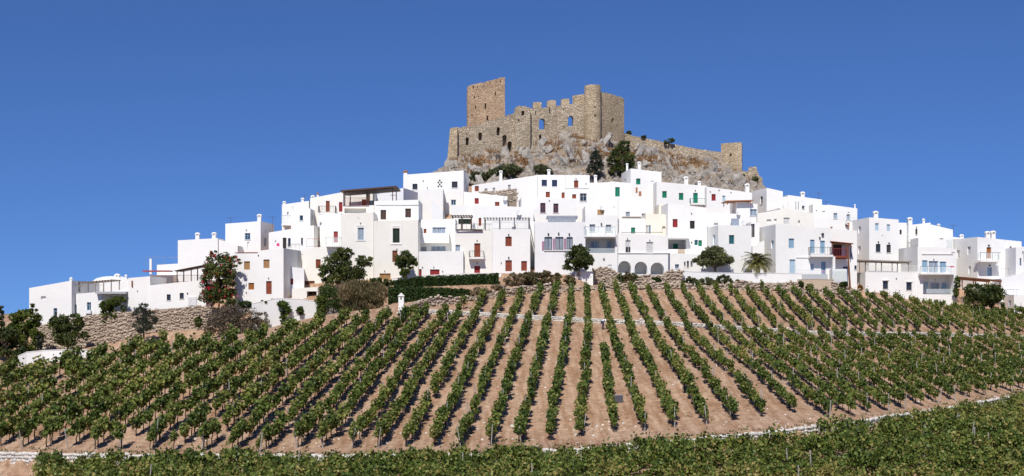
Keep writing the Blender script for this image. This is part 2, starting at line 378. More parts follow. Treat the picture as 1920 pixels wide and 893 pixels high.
# lower terrace wall (foreground field lies one step below it) and the low white wall across the vineyard
LOW = np.array([at(*p) for p in ((-120, 850), (0, 852), (150, 854), (300, 856), (600, 858), (900, 854), (1040, 846), (1200, 834), (1340, 822), (1480, 808), (1600, 795), (1740, 772), (1830, 757), (1920, 741), (2080, 715))])
MID = np.array([at(*p) for p in ((765, 587), (860, 591), (960, 597), (1130, 607), (1300, 615), (1420, 622), (1550, 630), (1658, 631), (1790, 632), (1900, 636), (2060, 642))])
TOP = np.array([at(*p) for p in ((770, 588), (800, 578), (900, 564), (1000, 552), (1100, 547), (1280, 545), (1480, 549), (1600, 556), (1700, 567), (1900, 584), (2060, 594))])
def wy(W, x): return np.interp(x, W[:, 0], W[:, 1])
def step(x, y):
    a = wy(LOW, x) - 0.25; return 1.25 * np.clip((a - y) / 0.5, 0, 1)
# foot of the retaining walls that carry the houses: the ground drops there (px, distance, py of the wall foot, weight)
FOOT = np.array([((q[0] - CX) / F * q[1], q[1], (H0 - q[2]) / F * q[1], q[3]) for q in ((-140, 179, 672, 0), (-40, 178, 668, 1), (60, 176.5, 662, 1), (84, 176.5, 657, 1), (175, 176.5, 650, 1), (235, 176.5, 637, 1), (292, 176.5, 623, 1), (386, 176.5, 617, 1),
    (420, 174, 622, 1), (472, 170.6, 629, 1), (560, 170.6, 625, 1), (640, 170.6, 614, 1), (702, 170.6, 604, 1), (745, 170, 596, 0), (1085, 179.5, 540, 0), (1112, 179.7, 541, 1), (1200, 179.7, 541, 1), (1280, 179.7, 540, 1), (1480, 180.1, 546, 1), (1560, 180.2, 553, 1), (1620, 180.3, 561, 1), (1660, 182, 565, 0))])
FOOT[:14, 1] += 1.0
FOOT[15:, 1] += 6.0          # the ground stays low under the first row of houses there
def foot(x, y, h):
    yw, zf, wt = (np.interp(x, FOOT[:, 0], FOOT[:, k]) for k in (1, 2, 3))
    b = np.clip((y - (yw - 13)) / 9.0, 0, 1); b = b * b * (3 - 2 * b) * wt * (y < yw)
    return h * (1 - b) + np.minimum(h, zf + 0.04 * (y - yw)) * b
def hgt(x, y):
    x = np.asarray(x, float); y = np.asarray(y, float)
    return foot(x, y, h0(x, y) - step(x, y))
def hz(x, y): return float(hgt(np.array([x]), np.array([y]))[0])
# ---------------------------------------------------------------- ground sheets
def grid_mesh(name, xs, ys, fz):
    X, Y = np.meshgrid(xs, ys); Zv = fz(X, Y)
    V = np.stack([X.ravel(), Y.ravel(), Zv.ravel()], 1); nx, ny = len(xs), len(ys)
    i = (np.arange(ny - 1)[:, None] * nx + np.arange(nx - 1)[None]).ravel()
    return np_mesh(name, V, np.stack([i, i + 1, i + nx + 1, i + nx], 1), smooth=True)
def vnoise(X, Y, s, seed=0.0):
    f = X.ravel(); g = Y.ravel()
    return np.array([noise.fractal(Vector((a * s + seed, b_ * s, seed)), 1.0, 2.0, 3) for a, b_ in zip(f, g)]).reshape(X.shape)
xs = np.concatenate([np.arange(-112, -52, 2.0), np.arange(-52, 56, 0.7), np.arange(56, 113, 2.0)])
ys = np.concatenate([np.arange(52, 180, 0.6), np.arange(180, 332, 2.0)])
me = grid_mesh('hillside', xs, ys, lambda X, Y: hgt(X, Y) + 0.05 * vnoise(X, Y, 0.9))
prop(link('hillside', me, 'soil'), kind='structure')
gx = np.array([-9000, -3000, -1000, -400, -200, 0, 200, 400, 1000, 3000, 9000.0]); gy = np.array([-3000, -800, -200, 0, 60, 200, 400, 900, 2500, 6000, 12000.0])
me = grid_mesh('plain', gx, gy, lambda X, Y: np.full(X.shape, -42.0) + 6 * np.sin(X / 900.0) * np.cos(Y / 1100.0))
prop(link('plain', me, 'dry_plain'), kind='structure')

def smooth_path(P, n):
    P = np.asarray(P, float); t = np.concatenate([[0], np.cumsum(np.linalg.norm(np.diff(P, axis=0), axis=1))])
    q = np.linspace(0, t[-1], n)
    return np.stack([np.interp(q, t, P[:, k]) for k in range(P.shape[1])], 1), t[-1]

def stone_wall(label, path, heights, thick=0.5, sw=0.42, sh=0.22, mat='drystone', name='stone_wall', drop=0.5, group=None, rnd=0.35, seed=1, core='wall_core', topjit=0.12, wvj=.5):
    """dry stone wall along a ground path of (x, y, z_bottom): a core and every stone laid on it as real geometry"""
    rg = random.Random(seed)
    path = np.asarray(path, float); heights = np.asarray(heights, float)
    nseg = max(2, int(np.linalg.norm(np.diff(path[:, :2], axis=0), axis=1).sum() / 1.0) + 1)
    PH, L = smooth_path(np.hstack([path, heights[:, None]]), nseg)
    root = empty(name, tuple(PH[len(PH) // 2, :3]), label, 'stone wall', group)
    mb = MB(); fronts = []
    for k in range(nseg - 1):
        a, b_ = PH[k], PH[k + 1]; e = Vector((b_[0] - a[0], b_[1] - a[1], 0)); n_ = Vector((e.y, -e.x, 0)).normalized()
        if n_.y > 0: n_ = -n_
        A0 = Vector(a[:3]); B0 = Vector(b_[:3]); up = Vector((0, 0, 1)); bk = -n_ * thick; dn = up * -drop
        A1, B1 = A0 + up * (a[3] - 0.05), B0 + up * (b_[3] - 0.05)
        mb.quad(A0 + dn, B0 + dn, B1, A1); mb.quad(A1, B1, B1 + bk, A1 + bk); mb.quad(B0 + dn + bk, A0 + dn + bk, A1 + bk, B1 + bk)
        if k == 0: mb.quad(A0 + dn + bk, A0 + dn, A1, A1 + bk)
        if k == nseg - 2: mb.quad(B0 + dn, B0 + dn + bk, B1 + bk, B1)
    mb.build('core', core, root)
    V = []; Q = []
    hmax = PH[:, 3].max(); z = -0.1; row = 0
    T = np.linspace(0, L, nseg)
    def frame(t):
        x, y, zb, hh = (np.interp(t, T, PH[:, k]) for k in range(4)); i = min(nseg - 2, int(t / L * (nseg - 1)))
        e = Vector((PH[i + 1, 0] - PH[i, 0], PH[i + 1, 1] - PH[i, 1], 0)).normalized(); n_ = Vector((e.y, -e.x, 0))
        if n_.y > 0: n_ = -n_
        return Vector((x, y, zb)), e, n_, hh
    while z < hmax + sh * 0.3:
        ch = sh * rg.uniform(0.75, 1.3); t = rg.uniform(-sw, 0)
        while t < L:
            wd = sw * rg.uniform(0.4, 1.5); c, e, n_, hh = frame(min(max(t + wd / 2, 0), L))
            wv = rg.uniform(-wvj, wvj) * sh; rl = rg.uniform(-.6, .6) * wvj
            if z + wv + ch * 0.5 < hh + rg.uniform(-topjit, topjit):
                s0, s1 = -wd / 2 + 0.015, wd / 2 - 0.015; dd = 0.06 + rg.uniform(0, 0.12) * rnd * 2
                hk = ch * rg.uniform(.75, 1.35); zz0, zz1 = z + wv + rg.uniform(0, .04), z + wv + hk - rg.uniform(0.0, .05)
                i = len(V)
                for (dz, d) in ((0, -0.1), (1, -0.1)):
                    for s in (s0, s1): V.append(tuple(c + e * s + Vector((0, 0, (zz1 if dz else zz0) + rl * s)) + n_ * d))
                for dz in (0, 1):
                    for s in (s0, s1):
                        j = 0.18; zz = (zz1 - ch * rg.uniform(0.02, j)) if dz else (zz0 + ch * rg.uniform(0.02, j))
                        V.append(tuple(c + e * (s * rg.uniform(0.72, 0.98)) + Vector((0, 0, zz + rl * s)) + n_ * (dd + rg.uniform(-.03, .03))))
                for q in ((4, 5, 7, 6), (0, 4, 6, 2), (5, 1, 3, 7), (6, 7, 3, 2), (0, 1, 5, 4)): Q.append([i + k for k in q])
            t += wd
        z += ch; row += 1
    o = root.location
    st = link('stones', np_mesh('stones', np.array(V) - np.array([o.x, o.y, o.z]), Q), mat, root); st['kind'] = 'stuff'
    return root

# lower terrace wall of pale stone, the white wall across the vines, the rubble wall at the vineyard's top
def gpath(W, dz=0.0, off=0.0): return [(p[0], p[1] + off, hz(p[0], p[1] + off) + dz) for p in W]
lp, _ = smooth_path(LOW[:, :2], 40)
stone_wall('long low terrace wall of pale stone at the foot of the vine rows', [(p[0], p[1] - 0.3, float(h0(p[0], p[1]))  - 1.2) for p in lp], [1.33] * 40, 0.42, 0.42, 0.24, 'pale_stone', core='pale_stone', seed=3, rnd=.1, topjit=.04, wvj=.12)
mp_, _ = smooth_path(MID[:, :2], 40)
stone_wall('low white wall running across the vineyard between two blocks of rows', [(p[0], p[1], hz(p[0], p[1]) - 0.1) for p in mp_], [0.66] * 40, 0.85, 0.5, 0.2, 'pale_stone', core='pale_stone', seed=4, rnd=0.05, topjit=0.02, wvj=.1)
tp_, _ = smooth_path(TOP[:8, :2], 30)
stone_wall('rubble wall along the upper edge of the vineyard', [(p[0], p[1] + 0.5, hz(p[0], p[1] + .5) - 0.1) for p in tp_], [0.95 + 0.3 * math.sin(k * 0.9) for k in range(30)], 0.6, 0.42, 0.26, 'drystone', seed=5, rnd=0.6, topjit=0.3)

# ---------------------------------------------------------------- houses
HOUSES = {}
COLR = ('brown red green dgreen blue navy dark grey lblue wood orange dwood wshutter teal redwood white').split()
def make_opening(kind, fr, s0, s1, z0, z1, col, root, depth):
    """shutter, door or window set into (or on) a wall plane"""
    d = -depth
    if kind == 'S':
        mb = MB(); mid = (s0 + s1) / 2; g = 0.03
        for a, b_ in ((s0, mid - 0.012), (mid + 0.012, s1)):
            mb.box(fr, a, b_, z0, z1, d - 0.05, d + 0.02)
            mb.box(fr, a + .0, a + .09, z0, z1, d + 0.02, d + 0.05); mb.box(fr, b_ - .09, b_, z0, z1, d + 0.02, d + 0.05)
            mb.box(fr, a + .09, b_ - .09, z1 - .1, z1, d + 0.02, d + 0.05); mb.box(fr, a + .09, b_ - .09, z0, z0 + .1, d + 0.02, d + 0.05)
            k = z0 + .2
            while k < z1 - .15: mb.box(fr, a + .09, b_ - .09, k, k + .05, d + 0.02, d + 0.042); k += .12
        mb.build('shutter', col, root)
    elif kind == 'D':
        mb = MB(); fw = 0.08
        mb.box(fr, s0, s0 + fw, z0, z1, d - .05, d + .06); mb.box(fr, s1 - fw, s1, z0, z1, d - .05, d + .06); mb.box(fr, s0 + fw, s1 - fw, z1 - fw, z1, d - .05, d + .06)
        mid = (s0 + s1) / 2
        for a, b_ in ((s0 + fw, mid - .008), (mid + .008, s1 - fw)):
            mb.box(fr, a, b_, z0, z1 - fw, d - .04, d + .015)
            w2 = (b_ - a) * .22; zz = z1 - fw - z0
            for c0, c1 in ((.08, .42), (.5, .94)): mb.box(fr, a + w2, b_ - w2, z0 + zz * c0, z0 + zz * c1, d + .015, d + .035)
        dr = mb.build('door', col, root)
        hb = MB(); hb.box(fr, mid + .04, mid + .1, z0 + (z1 - z0) * .45, z0 + (z1 - z0) * .5, d + .015, d + .07); hb.build('door_handle', 'iron', dr)
    else:
        fw = min(0.09, (s1 - s0) * .12); mb = MB(); wd, ht = s1 - s0, z1 - z0
        mb.box(fr, s0, s0 + fw, z0, z1, d - .04, d + .04); mb.box(fr, s1 - fw, s1, z0, z1, d - .04, d + .04)
        mb.box(fr, s0 + fw, s1 - fw, z1 - fw, z1, d - .04, d + .04); mb.box(fr, s0 + fw, s1 - fw, z0, z0 + fw, d - .04, d + .04)
        nm = 1 if wd < 1.7 else max(1, int(wd / 0.9))
        if wd > 0.55:
            for k in range(1, nm + 1):
                c = s0 + wd * k / (nm + 1); mb.box(fr, c - fw * .45, c + fw * .45, z0 + fw, z1 - fw, d - .03, d + .035)
        if kind == 'W' and ht > 0.9: mb.box(fr, s0 + fw, s1 - fw, z0 + ht * .62, z0 + ht * .62 + .05, d - .03, d + .03)
        wn = mb.build('window', col, root)
        pb = MB(); pb.box(fr, s0 + fw * .5, s1 - fw * .5, z0 + fw * .5, z1 - fw * .5, d - .03, d - .005)
        pb.build('pane', 'curtain_glass' if kind == 'C' else 'glass', wn)
        if kind in 'WC' and z0 > 0 and ht < 1.9 and depth > 0.05:
            sb = MB(); sb.box(fr, s0 - .08, s1 + .08, z0 - .08, z0, d + .04, 0.07); sb.build('sill', 'worn_white', wn)

def house(key, label, Z, x0, x1, vtl, vtr, vb, D, depth=9.0, ops='', yaw=0.0, mat='white', name='house', base=None, cat='house', rim=0.3, parent=None):
    cx, cy = zx(Z, (x0 + x1) / 2.0), zy(Z, vb)
    y = R(yaw); n_ = Vector((math.sin(y), -math.cos(y), 0)); e = Vector((math.cos(y), math.sin(y), 0))
    o = P3(cx, H0, D); o.z = 0
    fr = Fr(o, e, n_)
    s0, zl = fr.px(zx(Z, x0), zy(Z, vtl)); s1, zr = fr.px(zx(Z, x1), zy(Z, vtr)); _, zb = fr.px(zx(Z, (x0 + x1) / 2), zy(Z, vb))
    cor = [fr.pt(s, 0, -d) for s in (s0, s1) for d in (0, depth)]
    zb = min(zb, min(hz(c.x, c.y) for c in cor) - 0.25) if base is None else base
    # real base on the facade frame
    fr = Fr(fr.pt(0, zb), e, n_); zl -= zb; zr -= zb
    root = empty(name, tuple(fr.pt((s0 + s1) / 2, 0, -depth / 2)), label, cat) if parent is None else parent
    L = Fr(fr.pt(s0, 0, -depth), -n_ * -1.0, -e); L = Fr(fr.pt(s0, 0, -depth), n_, -e)
    Rr = Fr(fr.pt(s1, 0, 0), -n_, e)
    ops_by = {'F': [], 'L': [], 'R': []}; todo = []
    for t in [q.strip() for q in ops.split(';') if q.strip()]:
        face = 'F'
        if t[1] == ':': face, t = t[0], t[2:]
        kind = t[0]; a = t[1:].split(','); u0, v0, u1, v1 = map(float, a[:4]); rest = a[4:]
        f = {'F': fr, 'L': L, 'R': Rr}[face]
        dep = 0.2
        if kind in 'NA': dep = float(rest[0])
        back = float(rest[1]) if (kind not in 'NA' and len(rest) > 1) else 0.0
        ff = f.moved(-back) if back else f
        p0 = ff.px(zx(Z, u0), zy(Z, v1)); p1 = ff.px(zx(Z, u1), zy(Z, v0))
        a0, a1 = min(p0[0], p1[0]), max(p0[0], p1[0]); b0, b1 = min(p0[1], p1[1]), max(p0[1], p1[1]); b0 = max(b0, 0.02)
        if not back:
            wid = (s1 - s0) if face == 'F' else depth
            lo, hi_ = (s0, s1) if face == 'F' else (0, depth)
            a0 = max(a0, lo + .05); a1 = min(a1, hi_ - .05)
            if a1 - a0 < .15: continue
            zt = min(zl, zr) - 0.06 if face == 'F' else (zl if face == 'L' else zr) - 0.06
            b1 = min(b1, max(zt, zl + (zr - zl) * ((a0 + a1) / 2 - s0) / (s1 - s0) - .15) if face == 'F' else zt)
            if b1 - b0 < .15: continue
            pts = archpts(a0, a1, b0, b1) if kind == 'A' else [(a0, b0), (a1, b0), (a1, b1), (a0, b1)]
            ops_by[face].append((pts, dep, kind in 'NA'))
        if kind not in 'NA': todo.append((kind, ff, a0, a1, b0, b1, rest[0], 0.2 if not back else -0.05))
    mb = MB()
    panel(mb, fr, [(s0, 0), (s1, 0), (s1, zr), (s0, zl)], ops_by['F'])
    panel(mb, L, [(0, 0), (depth, 0), (depth, zl), (0, zl)], ops_by['L'])
    panel(mb, Rr, [(0, 0), (depth, 0), (depth, zr), (0, zr)], ops_by['R'])
    mb.quad(fr.pt(s1, 0, -depth), fr.pt(s0, 0, -depth), fr.pt(s0, zl, -depth), fr.pt(s1, zr, -depth))
    t = 0.24; q = lambda s, z, d: fr.pt(s, z, d)
    zi = lambda s: zl + (zr - zl) * (s - s0) / (s1 - s0)
    O = [(s0, 0), (s1, 0), (s1, -depth), (s0, -depth)]; I = [(s0 + t, -t), (s1 - t, -t), (s1 - t, -depth + t), (s0 + t, -depth + t)]
    for k in range(4):
        a, b_, c, d_ = O[k], O[(k + 1) % 4], I[(k + 1) % 4], I[k]
        mb.quad(q(a[0], zi(a[0]), a[1]), q(b_[0], zi(b_[0]), b_[1]), q(c[0], zi(c[0]), c[1]), q(d_[0], zi(d_[0]), d_[1]))
        mb.quad(q(d_[0], zi(d_[0]), d_[1]), q(c[0], zi(c[0]), c[1]), q(c[0], zi(c[0]) - rim, c[1]), q(d_[0], zi(d_[0]) - rim, d_[1]))
    mb.quad(*[q(s, zi(s) - rim, d) for s, d in I])
    mb.build('wall', mat, root)
    for kind, ff, a0, a1, b0, b1, col, dep in todo: make_opening(kind, ff, a0, a1, b0, b1, col, root, dep)
    h = dict(root=root, fr=fr, s0=s0, s1=s1, zl=zl, zr=zr, D=D, depth=depth, Z=Z, mat=mat, L=L, R=Rr)
    HOUSES[key] = h
    return h

def chimney(key, u, vt, vb, wpx, back=1.5, cap='white', Z=None, style=0):
    h = HOUSES[key]; Z = Z or h['Z']; f = h['fr'].moved(-back)
    s, zt = f.px(zx(Z, u), zy(Z, vt)); _, zb = f.px(zx(Z, u), zy(Z, vb)); sa, _ = f.px(zx(Z, u - wpx / 2), zy(Z, vt)); sb, _ = f.px(zx(Z, u + wpx / 2), zy(Z, vt))
    s = min(max(s, h['s0'] + .3), h['s1'] - .3); zr = min(h['zl'], h['zr']) - 0.6; zb = min(zb, zr)
    hw = (sb - sa) / 2; H = zt - zb; ch = min(0.5, max(.32, hw * 1.3))
    c = f.pt(s, zb); mb = MB(); mb.lathe(c, [(hw * 1.32, 0), (hw * 1.25, H - ch - .06), (hw * 1.42, H - ch)], 4, ang=math.pi / 4)
    ck = mb.build('chimney', 'white', h['root'])
    mb = MB()
    for a in range(4):
        an = math.pi / 4 + a * math.pi / 2; p = f.pt(s, zt - ch)
        mb.lathe((p.x + hw * 1.02 * math.cos(an), p.y + hw * 1.02 * math.sin(an), p.z), [(hw * .4, 0), (hw * .4, ch * .45)], 5)
    mb.lathe(f.pt(s, zt - ch), [(hw * .66, 0), (hw * .66, ch * .3)], 4, ang=math.pi / 4)
    p = f.pt(s, zt - ch * .55)
    mb.lathe(p, [(hw * 1.35, 0), (hw * 1.3, ch * .2), (hw * .95, ch * .42), (hw * .4, ch * .55), (0.02, ch * .58)], 10)
    mb.build('chimney_cap', cap, ck)

def rail_mesh(mb, fr, s0, s1, z0, z1, d, step_=0.24, t=0.028):
    mb.box(fr, s0, s1, z1 - .05, z1, d - .03, d + .03); mb.box(fr, s0, s1, z0 + .06, z0 + .1, d - .02, d + .02)
    s = s0
    while s <= s1: mb.box(fr, s - t / 2, s + t / 2, z0, z1 - .05, d - t / 2, d + t / 2); s += step_
def balcony(key, u0, u1, vs, vr, proj=1.1, style='rail', mat='iron', Z=None, slab='white', th=0.2, back=0.0):
    """slab and railing in front of a facade; vs = top of slab, vr = top of rail (read on the railing plane)"""
    h = HOUSES[key]; Z = Z or h['Z']; f = h['fr'].moved(-back); ff = f.moved(proj)
    s0, zs = ff.px(zx(Z, u0), zy(Z, vs)); s1, zr = ff.px(zx(Z, u1), zy(Z, vr))
    mb = MB(); mb.box(f, s0, s1, zs - th, zs, -.06, proj); mb.box(f, s0, s1, zs - th - .16, zs - th, -.06, proj * .45); bl = mb.build('balcony', slab, h['root'])
    mb = MB()
    if style == 'rail':
        rail_mesh(mb, f, s0 + .04, s1 - .04, zs, zr, proj - .05)
        for s in (s0 + .04, s1 - .04): rail_mesh(mb, Fr(f.pt(s, 0), f.n, f.e), .08, proj - .08, zs, zr, 0)
        mb.build('railing', mat, bl)
    elif style == 'glass':
        mb.box(f, s0 + .05, s1 - .05, zs + .05, zr, proj - .06, proj - .04)
        for s in (s0 + .05, s1 - .05): mb.box(f, s - .01, s + .01, zs + .05, zr, .05, proj - .09)
        mb.build('glass_panel', 'railing_glass', bl)
        mb = MB(); mb.box(f, s0, s1, zr + .004, zr + .05, proj - .07, proj - .03); s = s0 + .02
        while s < s1: mb.box(f, s, s + .035, zs, zr, proj - .035, proj - .005); s += 1.0
        mb.build('railing', mat, bl)
    elif style == 'solid':
        mb.box(f, s0, s1, zs + .002, zr, proj - .15, proj - .002); mb.box(f, s0, s0 + .15, zs + .002, zr, .0, proj - .155); mb.box(f, s1 - .15, s1, zs + .002, zr, .0, proj - .155)
        mb.build('parapet', slab, bl)
    return bl
def roof_rail(key, u0, u1, v0, v1, back=0.3, mat='iron', Z=None, step_=.3, style='rail', name='railing'):
    h = HOUSES[key]; Z = Z or h['Z']; f = h['fr'].moved(-back)
    s0, z1 = f.px(zx(Z, u0), zy(Z, v0)); s1, z0 = f.px(zx(Z, u1), zy(Z, v1)); mb = MB()
    if style == 'glass':
        mb.box(f, s0, s1, z0, z1, -.01, .01); return mb.build('glass_panel', 'railing_glass', h['root'])
    rail_mesh(mb, f, s0, s1, z0, z1, 0, step_); return mb.build(name, mat, h['root'])
def pergola(key, u0, u1, vt, vb, dep=2.5, back=0.2, mat='dwood', Z=None, roof='slats', post_n=3, vtr=None, th=.12, over=0.25):
    h = HOUSES[key]; Z = Z or h['Z']; f = h['fr'].moved(-back)
    s0, zt = f.px(zx(Z, u0), zy(Z, vt)); s1, zb = f.px(zx(Z, u1), zy(Z, vb)); zt2 = zt
    if vtr is not None: zt2 = f.px(zx(Z, u1), zy(Z, vtr))[1]
    mb = MB(); m2 = mb
    if roof == 'slats': zz = lambda q: zt + (zt2 - zt) * (q - s0) / (s1 - s0); mb.tube([f.pt(s0 - .1, zz(s0 - .1) - th / 2), f.pt(s1 + .1, zz(s1 + .1) - th / 2)], th * .62, 4)
    else: mb.tube([f.pt(s0, zt - th - .06), f.pt(s1, zt2 - th - .06)], .07, 4)
    pg = mb.build('pergola', mat, h['root'])
    for k in range(post_n):
        s = s0 + .1 + (s1 - s0 - .2) * k / max(1, post_n - 1); z_ = zt + (zt2 - zt) * (s - s0) / (s1 - s0)
        for d in (0.0, -dep): mb = MB(); mb.box(f, s - .06, s + .06, zb, z_ - th, d - .06, d + .06); mb.build('post', mat, pg)
    def slab(a, b_, d0, d1, top, thk):
        za, zb_ = zt + (zt2 - zt) * (a - s0) / (s1 - s0), zt + (zt2 - zt) * (b_ - s0) / (s1 - s0)
        m2.quad(f.pt(a, za + top - thk, d1), f.pt(b_, zb_ + top - thk, d1), f.pt(b_, zb_ + top, d1), f.pt(a, za + top, d1))
        m2.quad(f.pt(b_, zb_ + top - thk, d0), f.pt(a, za + top - thk, d0), f.pt(a, za + top, d0), f.pt(b_, zb_ + top, d0))
        m2.quad(f.pt(a, za + top, d1), f.pt(b_, zb_ + top, d1), f.pt(b_, zb_ + top, d0), f.pt(a, za + top, d0))
        m2.quad(f.pt(a, za + top - thk, d0), f.pt(b_, zb_ + top - thk, d0), f.pt(b_, zb_ + top - thk, d1), f.pt(a, za + top - thk, d1))
        m2.quad(f.pt(a, za + top - thk, d0), f.pt(a, za + top - thk, d1), f.pt(a, za + top, d1), f.pt(a, za + top, d0))
        m2.quad(f.pt(b_, zb_ + top - thk, d1), f.pt(b_, zb_ + top - thk, d0), f.pt(b_, zb_ + top, d0), f.pt(b_, zb_ + top, d1))
    if roof == 'slats':
        m2 = MB()
        slab(s0 - .1, s1 + .1, -dep - .06, -dep + .06, -.004, th)
        m2.build('beam', mat, pg); s = s0; first = None
        while s < s1:
            m2 = MB(); slab(s, s + .14, -dep - over, over, .07, .07); m2.build('slat', mat, pg); s += .42
    else:
        m2 = MB(); slab(s0 - over, s1 + over, -dep - over, over, 0.0, th); m2.build('roof_slab', roof if roof in MATS else mat, pg)
    return pg
def bits(key, name, mat, lst, Z=None, back=0.0):
    """small fixed parts given as boxes on the facade: u0,v0,u1,v1,d0,d1"""
    h = HOUSES[key]; Z = Z or h['Z']; f = h['fr'].moved(-back) if back else h['fr']; o = None
    for u0, v0, u1, v1, d0, d1 in lst:
        a = f.px(zx(Z, u0), zy(Z, v1)); b_ = f.px(zx(Z, u1), zy(Z, v0)); mb = MB(); mb.box(f, a[0], b_[0], a[1], b_[1], d0, d1); o = mb.build(name, mat, h['root'])
    return o
# ================================================================ the village, left end to right end
# --- left end
house('A1', 'long white house with one blue window and sloping roof edge above the curved roadside wall', '1', 163, 400, 418, 376, 628, 178, 9, 'N228,463,256,481,0.3; W299,530,319,578,blue', yaw=-6)
chimney('A1', 397, 358, 380, 14)
house('A2', 'white wing with two blue windows below a rooftop railing and pergola', '1', 400, 572, 452, 438, 575, 178.6, 9, 'W406,510,428,560,blue; W485,497,508,542,blue', yaw=-4)
roof_rail('A2', 379, 575, 400, 455, .25, 'weathered', step_=.9)
pergola('A2', 440, 625, 388, 440, 3.0, 1.2, 'weathered', post_n=3, vtr=372)
bits('A2', 'air_conditioner', 'whitepaint', [(480, 541, 512, 560, 0.02, .4)])
house('A2b', 'low white house with shallow domed roof and round chimney behind a rooftop pergola', '1', 430, 722, 402, 368, 440, 191, 8)
mb = MB(); h_ = HOUSES['A2b']; c_ = h_['fr'].moved(-3.5); s_, z_ = c_.px(zx('1', 625), zy('1', 368))
mb.lathe(c_.pt(s_, h_['zr'] - .55), [(2.9, 0), (2.8, .35), (2.2, .75), (1.2, 1.0), (.05, 1.08)], 20); mb.build('roof_dome', 'white', h_['root'], smooth=True)
chimney('A2b', 655, 338, 362, 26, 3.0); chimney('A2b', 703, 343, 370, 12, 1.5)
house('A3', 'white house with deep shaded terrace under a sloping dark awning', '1', 556, 716, 450, 420, 570, 178.8, 9, 'N562,452,714,548,3.0')
bits('A3', 'awning', 'grey', [(545, 438, 716, 450, .0, 1.1)])
house('A3b', 'narrow white block beside the awning terrace with a small slit vent', '1', 716, 838, 362, 352, 560, 178.4, 9, 'N764,432,771,441,.3; N735,482,741,520,.2')
bits('A3b', 'post', 'brown', [(735, 377, 742, 412, 0.01, .12)])
house('A4', 'low white house with two small dark windows above the stone retaining wall', '1', 838, 1150, 402, 372, 530, 178, 8, 'W931,453,953,486,dark; W1003,445,1026,478,dark', yaw=-3)
bits('A4', 'meter_box', 'wshutter', [(1052, 467, 1098, 515, 0.01, .12)])
roof_rail('A4', 955, 1130, 345, 385, .3, 'dwood', step_=.28)
pergola('A4', 985, 1150, 318, 385, 3.0, 0.8, 'dwood', roof='dwood', post_n=3, vtr=286)
house('A4b', 'pale yellow terrace wall behind the low white house, under a red awning', '1', 836, 965, 345, 345, 400, 187.5, 3, mat='beige', name='terrace_wall', cat='wall')
bits('A4b', 'awning', 'redcloth', [(815, 321, 965, 328, .0, 1.8)])
house('A5', 'tall plain white house with two capped chimneys behind the flowering creeper', '2', 115, 372, 312, 298, 500, 190, 10)
chimney('A5', 242, 262, 305, 26, 1.2); chimney('A5', 349, 260, 303, 26, 1.2)
house('A5b', 'white shoulder wall stepping down beside the plain chimney house', '2', 372, 500, 305, 345, 480, 190.3, 8)
house('A5c', 'white roof terrace with thin steel railing beside the plain chimney house', '2', -20, 115, 470, 462, 560, 190.5, 8)
roof_rail('A5c', -90, 115, 420, 468, .5, 'steel', step_=1.4)
bits('A5c', 'gatepost', 'whitepaint', [(-72, 430, -58, 530, -.6, -.3)])
house('A6', 'white cube house with square blue window and tall corner chimney', '2', 421, 648, 205, 188, 420, 194, 7.5, 'W546,265,581,308,blue; N562,322,574,362,.15; R:S668,298,686,348,grey; R:N679,242,686,262,.2', yaw=-5)
chimney('A6', 640, 143, 195, 25, .5)
house('A7', 'big white house with four wooden shutters and a wooden door beside the creeper', '2', 480, 795, 395, 362, 705, 176, 8.0,
      'S541,447,579,501,wood; S666,435,705,491,wood; S569,586,606,629,orange; D683,574,719,658,redwood', yaw=-8)
bits('A7', 'coping', 'tile', [(482, 388, 630, 392, -.1, .08)])
house('A7b', 'lower grey-sided white annex with small red window next to the big shuttered house', '2', 826, 928, 484, 490, 640, 178.6, 6, 'S828,558,858,596,red', yaw=9, mat='cool_white')
house('A7c', 'small cream garage with open carport doorway above the whitewashed wall', '2', 850, 1018, 622, 612, 730, 176.4, 5.8, 'N945,640,1008,722,2.5', mat='cream')
house('A8', 'white terraced house with dark door and clothes on the terrace rail', '2', 700, 990, 262, 215, 420, 189, 8, 'D790,295,814,366,dark; W824,298,841,352,dark; W908,296,920,340,dark; N740,312,748,326,.2', yaw=-4)
roof_rail('A8', 812, 900, 335, 385, -1.2, 'iron', step_=.2)
bits('A8', 'terrace_wall', 'white', [(795, 383, 905, 420, 0.0, 1.4)])
bits('A8', 'laundry', 'pink', [(762, 333, 780, 352, 1.0, 1.04)])
house('A9', 'small white tower house with square window and rounded glass balcony', '2', 843, 968, 120, 106, 240, 199, 6, 'W899,151,921,184,blue; R:N980,155,986,180,.2')
house('A9b', 'white upper block with stubby chimneys behind the rounded balcony tower', '2', 785, 958, 82, 58, 200, 206, 6, 'N818,128,828,148,.3')
chimney('A9b', 796, 60, 88, 18, .5); chimney('A9b', 918, 38, 66, 18, 1.0)
balcony('A9b', 781, 842, 208, 152, 2.6, 'glass', 'steel')
